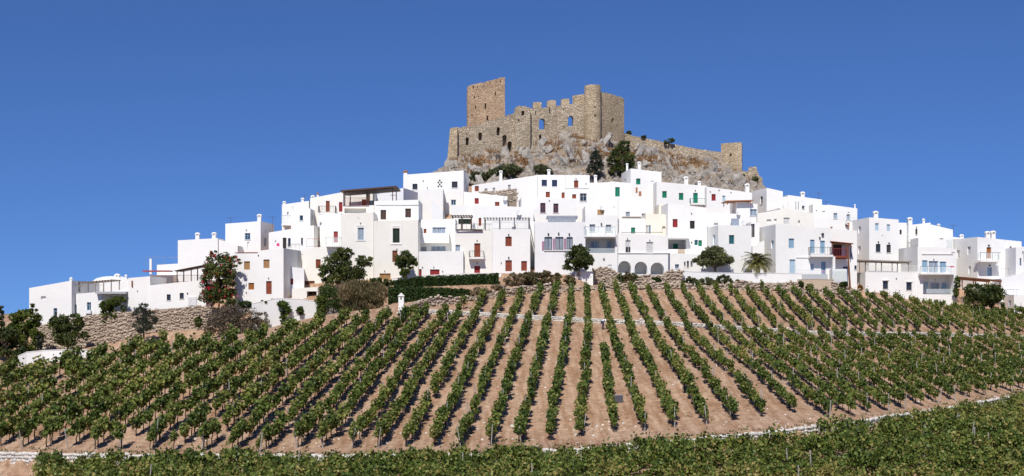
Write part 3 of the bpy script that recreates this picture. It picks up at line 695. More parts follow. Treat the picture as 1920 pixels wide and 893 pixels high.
# --- centre left
house('A10', 'cream house with brown balcony door below the ridge', '3', 280, 492, 247, 207, 430, 203, 8, 'D381,264,406,334,redwood; S465,272,488,334,red', mat='cream')
balcony('A10', 330, 442, 340, 296, 1.2, 'rail', 'iron'); chimney('A10', 297, 228, 256, 22, .8); chimney('A10', 329, 212, 240, 13, 2, 'tile')
bits('A10', 'air_conditioner', 'whitepaint', [(425, 395, 452, 418, .05, .5)])
house('A10b', 'white block with pink laundry below the cream balcony house', '3', 330, 480, 352, 345, 440, 199, 4, 'N342,402,354,428,.3', mat='cool_white')
house('A13', 'white front house with brown garage door and red-framed window beside the carob tree', '3', 232, 478, 572, 548, 830, 182, 9, 'S316,640,348,698,redwood; S245,779,309,829,brown', mat='cream', yaw=-3)
house('A13b', 'white upper storey with bright red terrace door behind a glass balcony', '3', 342, 482, 430, 418, 560, 191.5, 6, 'S431,460,459,532,redcloth', mat='cream')
balcony('A13', 378, 482, 550, 498, 1.0, 'glass', 'steel', back=0.0)
roof_rail('A13', 258, 345, 507, 560, .6, 'redcloth', step_=.9)
house('A11', 'cream townhouse with pale curtained window beneath the wooden terrace roof', '3', 478, 688, 352, 335, 775, 181, 10, 'C587,436,626,516,lblue; N588,372,597,380,.1', mat='cream')
bits('A11', 'window_surround', 'white', [(572, 425, 584, 518, .0, .04), (629, 425, 640, 518, .0, .04), (572, 419, 640, 425, .0, .05), (572, 518, 640, 523, .0, .06)])
house('A11b', 'open roof terrace under a dark wooden roof with brown balustrade', '3', 488, 690, 300, 292, 345, 186, 7, 'N500,312,640,343,.8', mat='cream', base=None)
roof_rail('A11b', 506, 660, 243, 298, -.1, 'redwood', step_=.16)
pergola('A11b', 500, 815, 195, 300, 6.0, .2, 'dwood', roof='dwood', post_n=3, vtr=170, th=.22, over=.5)
bits('A11b', 'door', 'redwood', [(583, 232, 610, 280, -5.9, -5.8)])
house('A11c', 'cream back wall of the roofed terrace', '3', 505, 690, 205, 195, 300, 193.6, 5, 'S640,190,665,280,dark', mat='cream', name='terrace_wall', cat='wall')
house('A12', 'large cream townhouse with tall dark green shutters above the ball-shaped shrub', '3', 690, 975, 392, 386, 765, 180.4, 5, 'S812,440,856,533,dgreen; S809,583,842,658,brown; S727,731,798,768,wood', mat='cream')
bits('A12', 'window_surround', 'white', [(798, 430, 811, 540, .0, .04), (857, 430, 869, 540, .0, .04), (798, 424, 869, 430, .0, .05), (796, 540, 871, 545, .0, .08)])
house('A12b', 'white upper storey with two dark shuttered windows over the large cream townhouse', '3', 693, 978, 266, 256, 392, 185.6, 8, 'S733,322,769,384,dwood; S892,313,929,371,dwood')
bits('A12b', 'cornice', 'worn_white', [(700, 286, 978, 292, .0, .1)])
house('A14', 'white roof block with grey right side beside the wooden terrace roof', '3', 662, 880, 232, 180, 265, 197, 8, 'N798,226,834,236,.1', mat='cool_white', yaw=-12)
house('A15', 'tall white house with brown-capped corner chimney beneath the castle rock', '4', 90, 478, 96, 68, 300, 210, 8, 'W149,154,181,190,dark; W402,139,439,179,dwood; W397,256,429,291,lblue; R:N488,120,494,150,.2', yaw=-4)
chimney('A15', 93, 68, 110, 24, .4, 'tile')
house('A15b', 'white sculpted chimney block with small round holes against the tall house', '4', 190, 345, 192, 185, 300, 206, 3.6)
mb = MB(); f_ = HOUSES['A15b']['fr'].moved(-.6)
for (u, v) in ((325, 134), (316, 147), (335, 147), (325, 160), (316, 172), (335, 172)):
    s_, z_ = f_.px(zx('4', u), zy('4', v)); mb.box(f_, s_ - .12, s_ + .12, z_ - .12, z_ + .12, .31, .33)
bits('A15b', 'dovecote', 'white', [(308, 118, 344, 196, -.9, -.3)]); mb.build('dovecote_hole', 'dark', HOUSES['A15b']['root'])
house('A16', 'white stepped wall curving down to the middle terraces', '4', 272, 345, 250, 330, 385, 194, 6, mat='cool_white', name='house')
house('A16b', 'plain white middle block above the striped terrace canopy', '4', 398, 536, 292, 290, 390, 197, 7)
house('A16c', 'wide plain white middle house behind the wire pergola', '4', 536, 928, 290, 306, 470, 193, 8, 'S575,373,592,425,redwood; N826,342,838,352,.2; R:S930,320,935,350,grey')
bits('A16c', 'air_conditioner', 'whitepaint', [(788, 405, 810, 432, .05, .5)])
house('A17', 'long white house with sloping roofline and chimney beneath the rock', '4', 530, 955, 165, 97, 240, 213, 8, 'S550,168,576,202,redwood; S614,184,631,206,grey; S666,179,681,202,grey; S764,160,781,191,grey', yaw=-3)
chimney('A17', 718, 68, 130, 20, 1.0)
house('A17b', 'low white house with small red-brown windows in front of stone rubble walls', '4', 480, 760, 205, 235, 320, 202, 7, 'S549,246,576,283,red; S680,270,709,298,redwood')
stone_wall('short rubble wall on the terrace between upper white houses', [tuple(P3(zx('4', 690), zy('4', 262), 204.5)), tuple(P3(zx('4', 820), zy('4', 258), 204.5))], [1.5, 1.9], .4, .4, .25, 'drystone', seed=21, drop=4)
stone_wall('small rubble wall below a grey shuttered window among upper houses', [tuple(P3(zx('4', 578), zy('4', 236), 208)), tuple(P3(zx('4', 678), zy('4', 236), 208))], [.8, .95], .4, .4, .25, 'drystone', seed=22, drop=4)
house('A18', 'white house with two brown glazed windows in the middle of the village', '5', 62, 418, 238, 250, 360, 199, 8, 'W182,277,216,341,redwood; W266,281,299,341,redwood; L:S8,272,16,300,redwood', yaw=3)
# front centre
house('A19a', 'white house with long grey windows stacked over stepped terraces', '4', 203, 425, 385, 378, 600, 186, 6, 'C277,434,362,472,lblue; S221,444,239,478,redwood; S205,560,239,589,grey; C269,555,363,587,lblue')
bits('A19a', 'terrace_parapet', 'white', [(203, 475, 388, 538, .0, 1.3)])
house('A19b', 'white lower block with dark red garage door and red door on the lane', '4', 188, 476, 590, 585, 742, 180.2, 5.5, 'S262,705,323,744,red; D172,703,208,752,red')
house('A19c', 'dark roof terrace with striped canopy between white front houses', '4', 428, 545, 450, 450, 470, 188.5, 4)
pergola('A19c', 400, 530, 358, 445, 3.0, .5, 'dwood', roof='slats', post_n=3)
bits('A19c', 'terrace_shade', 'dgreen', [(440, 372, 520, 404, -2.6, -2.5)])
house('A19', 'cream front house with brown balcony door and dark red ground door', '4', 422, 662, 462, 452, 735, 181, 8, 'D547,537,586,624,redwood; C426,547,456,597,lblue; S547,683,584,728,red', mat='cream')
balcony('A19', 511, 608, 628, 585, 1.1, 'rail', 'iron')
roof_rail('A19', 425, 660, 412, 455, .4, 'iron', step_=.8)
bits('A19', 'flower_box', 'dwood', [(430, 447, 600, 456, -.2, .3)])
house('A19d', 'white front house with brown shutter over two brown ground doors', '4', 662, 907, 448, 446, 720, 181.1, 8, 'S747,494,788,556,redwood; D747,646,789,717,redwood; D849,651,886,714,redwood')
bits('A19d', 'wall_lamp', 'dark', [(764, 478, 772, 486, .0, .2), (764, 625, 772, 633, .0, .2)])
pergola('A19d', 610, 905, 374, 446, 4.0, .6, 'iron', roof='slats', post_n=4, th=.06)
roof_rail('A19d', 662, 900, 400, 446, .3, 'steel', step_=1.2)
house('A19e', 'narrow shaded white link wall between the brown-doored house and the lilac-white house', '4', 905, 945, 392, 400, 720, 185.5, 5)
house('A20', 'pale lilac-white front house with three tall windows and mauve shutters', '5', 147, 472, 402, 400, 718, 181, 8, 'C209,496,258,580,dark; C279,496,331,579,dwood; C351,497,391,576,dwood', mat='cool_white')
bits('A20', 'shutter_leaf', 'mauve', [(193, 524, 207, 582, .0, .06), (262, 506, 276, 578, .0, .06), (334, 506, 348, 576, .0, .06)])
bits('A20', 'wall_lamp', 'dark', [(229, 472, 238, 483, .0, .2), (296, 468, 304, 480, .0, .2), (364, 472, 372, 484, .0, .2)])
bits('A20', 'window_ledge', 'worn_white', [(205, 581, 395, 586, .0, .15)])
pergola('A20', 236, 412, 360, 402, 3.0, 1.5, 'greyp', roof='awning', post_n=3, th=.3)
bits('A20', 'canopy_valance', 'awning', [(233, 370, 413, 398, -1.3, -1.24)])
house('A21', 'white apartment house with glass balcony above a deep shaded loggia', '5', 472, 680, 358, 357, 720, 182, 9, 'N478,492,663,600,2.6; C499,415,536,462,grey; C604,417,639,462,grey; C508,525,558,597,lblue,2.5; C611,526,639,597,lblue,2.5; N617,675,643,684,.15')
balcony('A21', 462, 668, 487, 432, 1.1, 'glass', 'steel'); roof_rail('A21', 478, 662, 568, 600, .1, style='glass')
bits('A21', 'wall_lamp', 'dark', [(570, 408, 580, 416, .0, .25), (586, 634, 596, 640, .0, .2)])
house('A22', 'white house with three open arches at ground level and white shutters above', '5', 680, 1005, 470, 487, 738, 182.4, 9,
      'A684,650,766,727,2.6; A789,655,871,736,2.6; A892,660,979,739,2.6; S731,517,763,598,wshutter; S865,529,909,609,wshutter')
bits('A22', 'string_course', 'white', [(680, 596, 1005, 602, .0, .12)])
bits('A22', 'coping', 'weathered', [(704, 464, 970, 468, -.05, .08)])
bits('A22', 'window_opening', 'dark', [(733, 560, 746, 597, -.1, -.06), (750, 560, 761, 597, -.1, -.06)])
house('A22b', 'white house with green shutter behind the arcaded house', '5', 690, 862, 377, 378, 490, 192, 7, 'S766,435,793,474,green')
house('A22c', 'small beige-yellow plastered house wall with white door', '5', 860, 1002, 345, 352, 500, 191.6, 7, 'S862,422,876,476,wshutter; S880,420,893,476,blue; A966,425,988,487,.3', mat='beige')
house('A22d', 'white block with stone-edged roof and two small grey windows', '5', 684, 897, 240, 238, 380, 200, 6, 'C732,334,759,363,grey; C836,345,859,376,grey')
bits('A22d', 'coping', 'weathered', [(708, 366, 897, 374, .0, .25)])
house('A22e', 'narrow white side wing joined to the stone-edged block', '5', 612, 684, 292, 240, 360, 201, 6, 'N655,300,663,310,.15')
house('A22f', 'white terrace house with wicker screen behind the glass balcony apartments', '5', 470, 612, 297, 294, 360, 193, 7)
bits('A22f', 'reed_screen', 'wood', [(550, 320, 590, 352, .0, .06)])
house('A23', 'white upper house with two navy windows and a square chimney', '5', 165, 340, 97, 97, 240, 208, 8, 'W191,128,225,168,navy; W257,129,291,171,navy; S217,205,244,241,redwood; S319,209,344,246,redwood')
chimney('A23', 237, 60, 105, 20, 1.0)
house('A23b', 'white upper house with brown shutter and white-framed window', '5', 343, 500, 97, 98, 290, 207, 8, 'S399,132,427,180,redwood; S387,221,413,249,redwood; W437,215,481,266,grey; N473,150,481,163,.2')
bits('A23b', 'cornice', 'worn_white', [(345, 180, 498, 184, .0, .08)])
house('A24', 'plain white house with pot-topped chimney below the dark pines', '5', 500, 632, 148, 143, 295, 206.6, 8); chimney('A24', 537, 97, 150, 20, .6)
house('A24b', 'white house with green terrace door and clay pots on its terrace', '5', 632, 768, 138, 150, 260, 206, 8, 'S664,175,694,236,green')
bits('A24b', 'plant_pot', 'tile', [(795, 180, 806, 215, 0.3, .7), (815, 205, 830, 235, .3, .7)])
house('A25', 'square white house with green shutter and two chimneys under the pines', '5', 764, 962, 55, 78, 220, 211, 8, 'S799,120,827,158,green; N893,134,915,142,.15; L:N722,122,732,138,.3', yaw=6)
chimney('A25', 741, 22, 70, 14, 5); chimney('A25', 819, 12, 62, 20, 1.0)
# --- centre right
house('A26', 'white house with green shutters and green balcony door', '6', 175, 497, 140, 168, 300, 208, 8, 'S212,201,241,244,green; S319,213,348,258,green; D411,213,441,277,green; L:N140,205,147,225,.2', yaw=4)
balcony('A26', 395, 496, 280, 247, 1.0, 'rail', 'teal'); chimney('A26', 365, 107, 165, 26, 2.0); chimney('A26', 450, 135, 175, 20, 2.0)
house('A27', 'white house with red window above a shaded balcony with green shutter', '6', 248, 500, 278, 308, 640, 190, 9, 'S279,381,311,434,red; S390,392,421,443,dark; N250,502,366,575,2.4; S282,540,311,573,green,2.3; S419,515,441,549,teal; S444,517,468,556,green; S398,525,406,540,green', yaw=3)
balcony('A27', 245, 388, 496, 482, 1.2, 'solid'); bits('A27', 'stone_patch', 'drystone', [(312, 576, 357, 616, .01, .08)])
house('A27b', 'pale beige side wall with outdoor stair between white houses', '6', 190, 250, 285, 280, 380, 196, 5, mat='beige', name='house')
house('A27c', 'white ground floor with tiny blue window and open doorway by the stone corner', '6', 245, 578, 600, 610, 716, 184.5, 5.2, 'W294,672,320,699,lblue; N370,650,384,712,.8; N394,650,408,690,.8; N352,655,362,712,.5')
house('A28', 'long white upper house with red-and-white window and tall chimney', '6', 497, 790, 172, 212, 340, 206, 8, 'S529,220,556,263,red; S599,230,618,266,lblue; N573,192,583,206,.2; N650,207,660,221,.2')
chimney('A28', 758, 152, 215, 27, .7)
house('A28b', 'white house with pale paired window under a tiled canopy', '6', 690, 825, 262, 285, 425, 198, 6, 'C777,317,821,361,lblue')
pergola('A28b', 628, 785, 262, 290, 3.5, -.6, 'tile', roof='tile', post_n=2, vtr=258, th=.15)
house('A28c', 'plain white terrace house with green pot plant on its wall', '6', 500, 720, 335, 350, 440, 193, 6, 'N545,404,570,424,.3; N651,406,669,420,.3')
house('A29', 'white cube house with dark teal shutter behind the olive tree', '6', 572, 787, 420, 424, 722, 184, 8, 'S642,484,674,541,teal; L:S538,480,553,546,lblue', yaw=5)
bits('A29', 'window_surround', 'worn_white', [(638, 478, 642, 545, .0, .04), (674, 478, 678, 545, .0, .04)])
bits('A29', 'heat_pump', 'tank', [(674, 374, 718, 430, -1.6, -1.0)])
house('A29b', 'narrow white house with wooden door frame beside the teal-shuttered cube house', '6', 780, 838, 400, 404, 520, 190, 6, 'W781,412,807,499,weathered')
house('A29c', 'low white wing behind the palm', '6', 785, 870, 560, 520, 722, 186, 6, 'A815,655,828,715,.3')
house('A30', 'white corner house with one narrow tall window below the ruined wall', '6', 884, 988, 180, 203, 330, 209, 8, 'L:W842,233,859,286,weathered', yaw=10)
house('A31', 'cream house with broad pale shutter above the blue-shuttered balcony house', '7', 232, 468, 185, 222, 330, 199, 9, 'S257,254,299,302,wshutter; A359,272,372,306,.3', mat='cream', yaw=4)
house('A31b', 'low cream wing with two recessed windows', '7', 75, 232, 225, 200, 330, 197, 6, 'N140,266,172,291,.25; N192,262,209,287,.25', mat='cream')
house('A39', 'white hilltop house with stacked roof terraces and drum chimney', '7', 288, 525, 96, 128, 220, 212, 8, 'W386,171,404,194,lblue; W440,181,461,216,lblue; N488,165,504,175,.2', yaw=5)
chimney('A39', 390, 73, 110, 27, 1.0); bits('A39', 'downpipe', 'grey', [(340, 140, 345, 195, .0, .1), (358, 140, 363, 192, .0, .1)])
house('A39a', 'low white roof block with planted parapet on the skyline', '7', 178, 290, 122, 108, 210, 211, 7, 'N170,165,184,190,.2')
house('A39b', 'white house with two pale blue windows and corner finial on the skyline', '7', 566, 772, 163, 190, 300, 210, 8, 'C606,222,633,261,lblue; C697,231,721,267,lblue; N706,213,716,222,.2', yaw=4)
chimney('A39b', 755, 160, 200, 9, .3)
house('A39c', 'white linking block with small blue vent between skyline houses', '7', 462, 566, 160, 168, 290, 209, 7, 'N527,206,548,218,.2; N482,200,492,212,.2')
house('A39d', 'plain white middle block with plant stand above the blue-shuttered house', '7', 462, 765, 268, 285, 380, 200, 7, 'N530,258,542,266,.2')
bits('A39d', 'plant_pot', 'tile', [(583, 318, 594, 326, .1, .5), (698, 290, 712, 322, .05, .4)])
# --- right front
house('A32', 'large white house with blue shutters and curved iron balcony behind the palm', '7', 202, 592, 300, 330, 690, 184, 9,
      'S293,400,331,468,blue; S443,408,474,502,blue; S513,415,546,503,blue; S299,546,339,692,lblue; S444,575,468,627,lblue; S520,562,552,680,blue; L:S170,412,188,470,lblue', yaw=6)
balcony('A32', 449, 604, 512, 460, 1.3, 'rail', 'iron', th=.3)
bits('A32', 'wall_lamp', 'dark', [(521, 363, 535, 378, .0, .3), (505, 390, 513, 402, .0, .2)])
bits('A32', 'string_course', 'white', [(345, 530, 445, 534, .0, .1)])
bits('A32', 'terrace_wall', 'grey_plaster', [(347, 652, 528, 690, .8, 2.2)])
roof_rail('A32', 347, 530, 618, 654, -2.1, 'whitepaint', step_=.22)
bits('A32', 'flower_box', 'pink', [(492, 632, 512, 639, 1.9, 2.05)])
bits('A32', 'balcony_pillar', 'white', [(580, 528, 596, 684, .9, 1.3)])
house('A32b', 'white wing with red balcony under a small wooden roof', '7', 592, 770, 330, 345, 760, 186, 8, 'D604,440,664,522,dwood; S722,450,735,530,lblue; W672,596,706,630,navy; W752,588,780,616,navy')
balcony('A32b', 600, 712, 523, 468, 1.6, 'rail', 'redcloth', slab='redwood')
pergola('A32b', 592, 730, 418, 470, 1.4, -1.5, 'rust', roof='rust', post_n=2, vtr=432, th=.12)
house('A32c', 'green glass-screened terrace base beside the rusty pole', '7', 598, 708, 612, 612, 712, 182.6, 3, mat='worn_white', name='terrace_wall', cat='wall')
roof_rail('A32c', 600, 706, 614, 700, -.25, style='glass')
house('A33', 'white three-window house with pale shutters and drum chimney', '7', 855, 1060, 252, 268, 560, 193, 9, 'S896,293,921,346,lblue; S977,301,1001,349,lblue; W901,438,934,494,dark; W976,443,1006,498,dwood; L:S779,313,798,364,wshutter; L:S776,452,796,508,wshutter; N945,376,952,383,.15', yaw=5)
chimney('A33', 900, 208, 262, 30, 1.0)
bits('A33', 'wall_lamp', 'dark', [(914, 420, 921, 427, .0, .2), (988, 428, 996, 435, .0, .2)])
house('A34', 'low white house with two dark square windows and ornate parapet over the vines', '8', -65, 300, 485, 487, 668, 187, 7, 'W57,548,94,603,dark; W221,558,259,611,dark; L:N-90,715,-78,770,.4', yaw=6)
bits('A34', 'window_hood', 'white', [(52, 538, 99, 544, .0, .12), (217, 548, 263, 554, .0, .12)])
roof_rail('A34', -62, 295, 440, 486, .1, 'whitepaint', step_=.16)
pergola('A34', -110, 240, 398, 486, 4.0, .6, 'weathered', roof='weathered', post_n=4, vtr=410, th=.2)
house('A34b', 'white rear room with dark window strip under the flat pergola', '8', -20, 190, 410, 415, 480, 194.3, 3, 'W38,411,98,441,dgreen')
house('A35', 'tall white apartment house with blue-shuttered balcony over a shaded loggia', '8', 300, 572, 305, 325, 688, 187.4, 9,
      'S331,403,369,486,blue; C377,408,444,487,lblue; S454,412,499,489,blue; N338,508,553,640,2.4; C392,563,449,604,grey,2.3; S469,563,498,607,blue,2.3; S345,556,370,604,lblue,2.3; N535,346,560,354,.2', yaw=3)
balcony('A35', 322, 545, 492, 446, 1.1, 'glass', 'iron'); roof_rail('A35', 360, 550, 602, 636, .1, style='glass')
bits('A35', 'flower_box', 'flower', [(508, 446, 535, 453, .95, 1.08)])
bits('A35', 'string_course', 'worn_white', [(328, 356, 545, 362, .0, .1)])
house('A35b', 'white stepped wing with awning strut beside the tall apartment house', '8', 185, 300, 345, 312, 480, 194, 6)
bits('A35b', 'awning_arm', 'whitepaint', [(255, 380, 262, 470, .1, .3)])
house('A36', 'white hilltop house with shouldered roof and slim chimneys', '8', 236, 390, 158, 140, 300, 201, 8, 'S284,183,299,232,dwood'); chimney('A36', 219, 103, 235, 30, .3); chimney('A36', 341, 112, 190, 16, .3)
house('A36a', 'white hilltop annex with yellow-green shutter and glass screen', '8', 390, 546, 152, 190, 320, 201.5, 7, 'S452,250,479,299,wood'); chimney('A36a', 446, 148, 180, 18, 1)
house('A36d', 'white lower terrace block beneath the hilltop annex', '8', 305, 548, 245, 262, 330, 197, 4); roof_rail('A36d', 500, 540, 250, 312, -.1, style='glass')
house('A36b', 'white house with ornate terrace balustrade between two taller houses', '8', 155, 240, 140, 142, 300, 202, 7, 'S174,190,189,223,dark')
roof_rail('A36b', 160, 300, 222, 262, -2.0, 'whitepaint', step_=.2)
house('A36c', 'low plain white roof with onion-shaped chimney', '8', 546, 650, 240, 252, 300, 205, 7); chimney('A36c', 618, 222, 258, 24, 2)
house('A37', 'white house with wooden doors, glass balcony and twin drum chimneys', '8', 717, 1025, 240, 272, 545, 196, 10,
      'D781,312,814,391,orange; W933,325,964,401,orange; S786,452,818,511,blue; D932,458,956,508,orange; L:S646,306,669,366,wshutter; L:S572,331,593,389,wshutter; L:S654,445,671,496,wshutter', yaw=12)
balcony('A37', 738, 880, 402, 350, 1.6, 'glass', 'iron', th=.25); chimney('A37', 787, 200, 256, 27, 1.0); chimney('A37', 825, 197, 258, 28, 1.0)
bits('A37', 'wall_lamp', 'dark', [(790, 294, 799, 303, .0, .2), (942, 307, 950, 316, .0, .2), (797, 435, 806, 444, .0, .2)])
roof_rail('A37', 885, 990, 458, 520, -2.5, 'steel', step_=.6)
pergola('A37', 590, 880, 520, 590, 3.0, -5.5, 'rust', roof='slats', post_n=4, vtr=545, th=.2)
house('A38', 'white house with shaded stair wall above the sloping-parapet block', '8', 985, 1120, 312, 300, 640, 192, 9, 'S1012,388,1024,440,blue; N1030,340,1040,420,.3', mat='cool_white')
house('A38b', 'grey-shaded lower block with sloping parapet beside the round bush', '8', 882, 1060, 530, 482, 660, 190.5, 7, mat='cool_white', yaw=-6)
house('A38c', 'small white shed with blue door at the vineyard edge beside the round bush', '8', 972, 1120, 645, 640, 730, 187, 4, 'L:S935,683,950,722,blue', yaw=2)
roof_rail('A38c', 920, 1010, 605, 648, .4, 'steel', step_=.5)

# roof aerials
def aerial(key, u, vt, vb, back=2.0, Z=None):
    h = HOUSES[key]; Z = Z or h['Z']; f = h['fr'].moved(-back); s, zt = f.px(zx(Z, u), zy(Z, vt)); zb = min(h['zl'], h['zr']) - .4; mb = MB()
    mb.box(f, s - .02, s + .02, zb, zt, -.02, .02); mb.box(f, s - .6, s + .6, zt - .08, zt - .05, -.015, .015)
    for k in range(-3, 4): mb.box(f, s + k * .18 - .01, s + k * .18 + .01, zt - .07, zt - .055, -.35, .35)
    mb.build('aerial', 'iron', h['root'])
aerial('A39', 500, 80, 130); aerial('A39c', 552, 140, 165); aerial('A36a', 548, 155, 240, 1.0); aerial('A9b', 930, 18, 60); aerial('A6', 455, 165, 205); aerial('A8', 725, 160, 240); aerial('A10', 330, 225, 240, 3)
# free-standing white walls of the village
def plain_wall(label, Zp, pts, D, thick=.3, mat='white', cat='wall', name='wall', dy=None):
    """pts: list of (u, v_top, v_bottom[, D])"""
    P = []
    for q in pts:
        d = q[3] if len(q) > 3 else D
        a = P3(zx(Zp, q[0]), zy(Zp, q[1]), d); b_ = P3(zx(Zp, q[0]), zy(Zp, q[2]), d); b_.z = min(b_.z, hz(a.x, d) - .3); P.append((a, b_))
    root = empty(name, tuple(P[len(P) // 2][1]), label, cat); mb = MB(); k = Vector((0, thick, 0))
    for (a, b_), (c, d_) in zip(P[:-1], P[1:]):
        mb.quad(b_, d_, c, a); mb.quad(a, c, c + k, a + k); mb.quad(d_ + k, b_ + k, a + k, c + k)
    a, b_ = P[0]; mb.quad(b_ + k, b_, a, a + k); a, b_ = P[-1]; mb.quad(b_, b_ + k, a + k, a)
    mb.build('wall_body', mat, root); cp = MB()
    for (a, b_), (c, d_) in zip(P[:-1], P[1:]):
        o_ = Vector((0, -.04, 0)); u_ = Vector((0, 0, .07)); k2 = Vector((0, thick + .04, 0)); up2 = Vector((0, 0, .003))
        a, c = a + up2, c + up2
        cp.quad(a + o_, c + o_, c + o_ + u_, a + o_ + u_); cp.quad(a + o_ + u_, c + o_ + u_, c + k2 + u_, a + k2 + u_); cp.quad(c + k2, a + k2, a + k2 + u_, c + k2 + u_)
    cp.build('coping', 'white' if mat != 'sandy_plaster' else mat, root)
    return root
plain_wall('long low white garden wall below the olive tree and palm', '6', [(345, 718, 790), (560, 728, 790), (840, 730, 780), (1110, 733, 780)], 181)
plain_wall('curved white roadside wall below the yellow-green and dark trees', 'P', [(34, 668, 705, 146), (50, 661, 705, 142.5), (80, 658, 705, 140), (120, 656.5, 705, 139), (176, 657, 705, 140)], 140)
plain_wall('rough whitewashed retaining wall with ivy below the garage', 'P', [(472, 570, 625), (520, 560, 625), (560, 561, 640), (600, 567, 640), (640, 584, 640), (680, 592, 630), (702, 597, 625)], 171, mat='worn_white')
plain_wall('sandy plastered retaining wall under the iron balcony house', '7', [(358, 688, 790), (470, 686, 790), (588, 688, 790)], 180.5, mat='sandy_plaster')
plain_wall('thin white kerb wall along the lane above the hedges', 'P', [(735, 523, 530), (800, 517, 530), (870, 514, 528), (940, 512, 526)], 179, .25)
plain_wall('short blue-shaded white wall in front of the dark round tree', 'P', [(1078, 510, 524), (1112, 510, 524)], 178.5, .25)

def wallpx(Zp, pts, D):
    """pts (u, v_top, v_bot) -> ground path and heights for a stone wall at distance D"""
    path, hs = [], []
    for u, vt, vb in pts:
        a = P3(zx(Zp, u), zy(Zp, vt), D); b_ = P3(zx(Zp, u), zy(Zp, vb), D); b_.z = min(b_.z, hz(a.x, D) - .1)
        path.append(tuple(b_)); hs.append(a.z - b_.z)
    return path, hs
stone_wall('tall rubble retaining wall carrying the low white houses and awning terrace', *wallpx('1', [(206, 628, 760), (330, 601, 755), (455, 575, 745), (560, 562, 730), (715, 547, 700), (838, 538, 675), (1000, 526, 650), (1140, 517, 640), (1215, 530, 640)], 177), .6, .33, .27, 'drystone', seed=31, rnd=.5, drop=.2)
stone_wall('rubble retaining wall under the three arches', *wallpx('5', [(520, 705, 775), (560, 690, 775), (640, 692, 775), (690, 740, 785), (800, 740, 790), (980, 742, 790), (990, 715, 790), (1100, 712, 790)], 180.2), .6, .34, .26, 'drystone', seed=32, rnd=.5)
stone_wall('rubble wall below the long white garden wall', *wallpx('7', [(-90, 712, 790), (60, 708, 790), (200, 708, 795), (356, 700, 795)], 180.6), .6, .32, .25, 'drystone', seed=33, rnd=.5)
stone_wall('tumbled rubble slope wall beside the rusty pole', *wallpx('7', [(590, 700, 810), (640, 712, 812), (690, 728, 815), (760, 742, 815), (785, 770, 820)], 180.8), .6, .5, .28, 'drystone', seed=34, rnd=.9, topjit=.4)

# lamps over doors, dishes, meter boxes: the small dark fittings on the facades
for key, Zq, pts in (('A6', '2', [(556, 246)]), ('A7', '2', [(700, 556), (634, 408), (556, 648)]), ('A11', '3', [(605, 408)]), ('A12', '3', [(760, 716), (838, 575)]), ('A19', '4', [(565, 519), (565, 665)]), ('A19b', '4', [(286, 691), (214, 692), (343, 718)]), ('A19d', '4', [(720, 663)]),
        ('A22', '5', [(887, 518), (744, 508)]), ('A28', '6', [(520, 205)]), ('A26', '6', [(424, 198)]), ('A18', '5', [(240, 262)]), ('A27', '6', [(400, 345)]), ('A23b', '5', [(412, 122)]), ('A34', '8', [(150, 530)]), ('A36', '8', [(292, 172)]), ('A35', '8', [(412, 397), (424, 540)]), ('A4', '1', [(1047, 447)]), ('A15', '4', [(218, 135), (245, 180)])):
    for u, v in pts: bits(key, 'wall_lamp', 'dark', [(u - 2.6, v - 3.5, u + 2.6, v + 3.5, .0, .13)], Z=Zq)
def dish(key, u, v, r=.38, back=-.25, Z=None):
    h = HOUSES[key]; Z = Z or h['Z']; f = h['fr'].moved(-back); s, z = f.px(zx(Z, u), zy(Z, v)); mb = MB(); n0 = 0
    ax = Vector((.35, -.8, .5)).normalized(); e1 = ax.cross(Vector((0, 0, 1))).normalized(); e2 = ax.cross(e1); c = f.pt(s, z)
    for k, (rr, dd) in enumerate(((.04, 0), (.5, .05), (1.0, .2))):
        for j in range(14): a = 2 * math.pi * j / 14; mb.v.append(tuple(c + (e1 * math.cos(a) + e2 * math.sin(a)) * r * rr + ax * r * dd))
    for k in range(2):
        for j in range(14): mb.f.append((k * 14 + j, k * 14 + (j + 1) % 14, (k + 1) * 14 + (j + 1) % 14, (k + 1) * 14 + j))
    mb.f.append(tuple(range(14))); d_ = mb.build('satellite_dish', 'wshutter', h['root']); mb = MB(); mb.tube([c, c - ax * .25 - Vector((0, 0, .35))], .03, 5); mb.build('dish_arm', 'steel', d_)
dish('A22f', 578, 312); dish('A28c', 700, 345, .35); dish('A17b', 742, 250, .4); dish('A16c', 832, 344, .42); dish('A29', 735, 408, .4, .8); dish('A39d', 700, 292, .4); dish('A36a', 520, 205, .4, .5); dish('A9', 860, 104, .35, .6); dish('A2b', 680, 365, .35, 2.0)
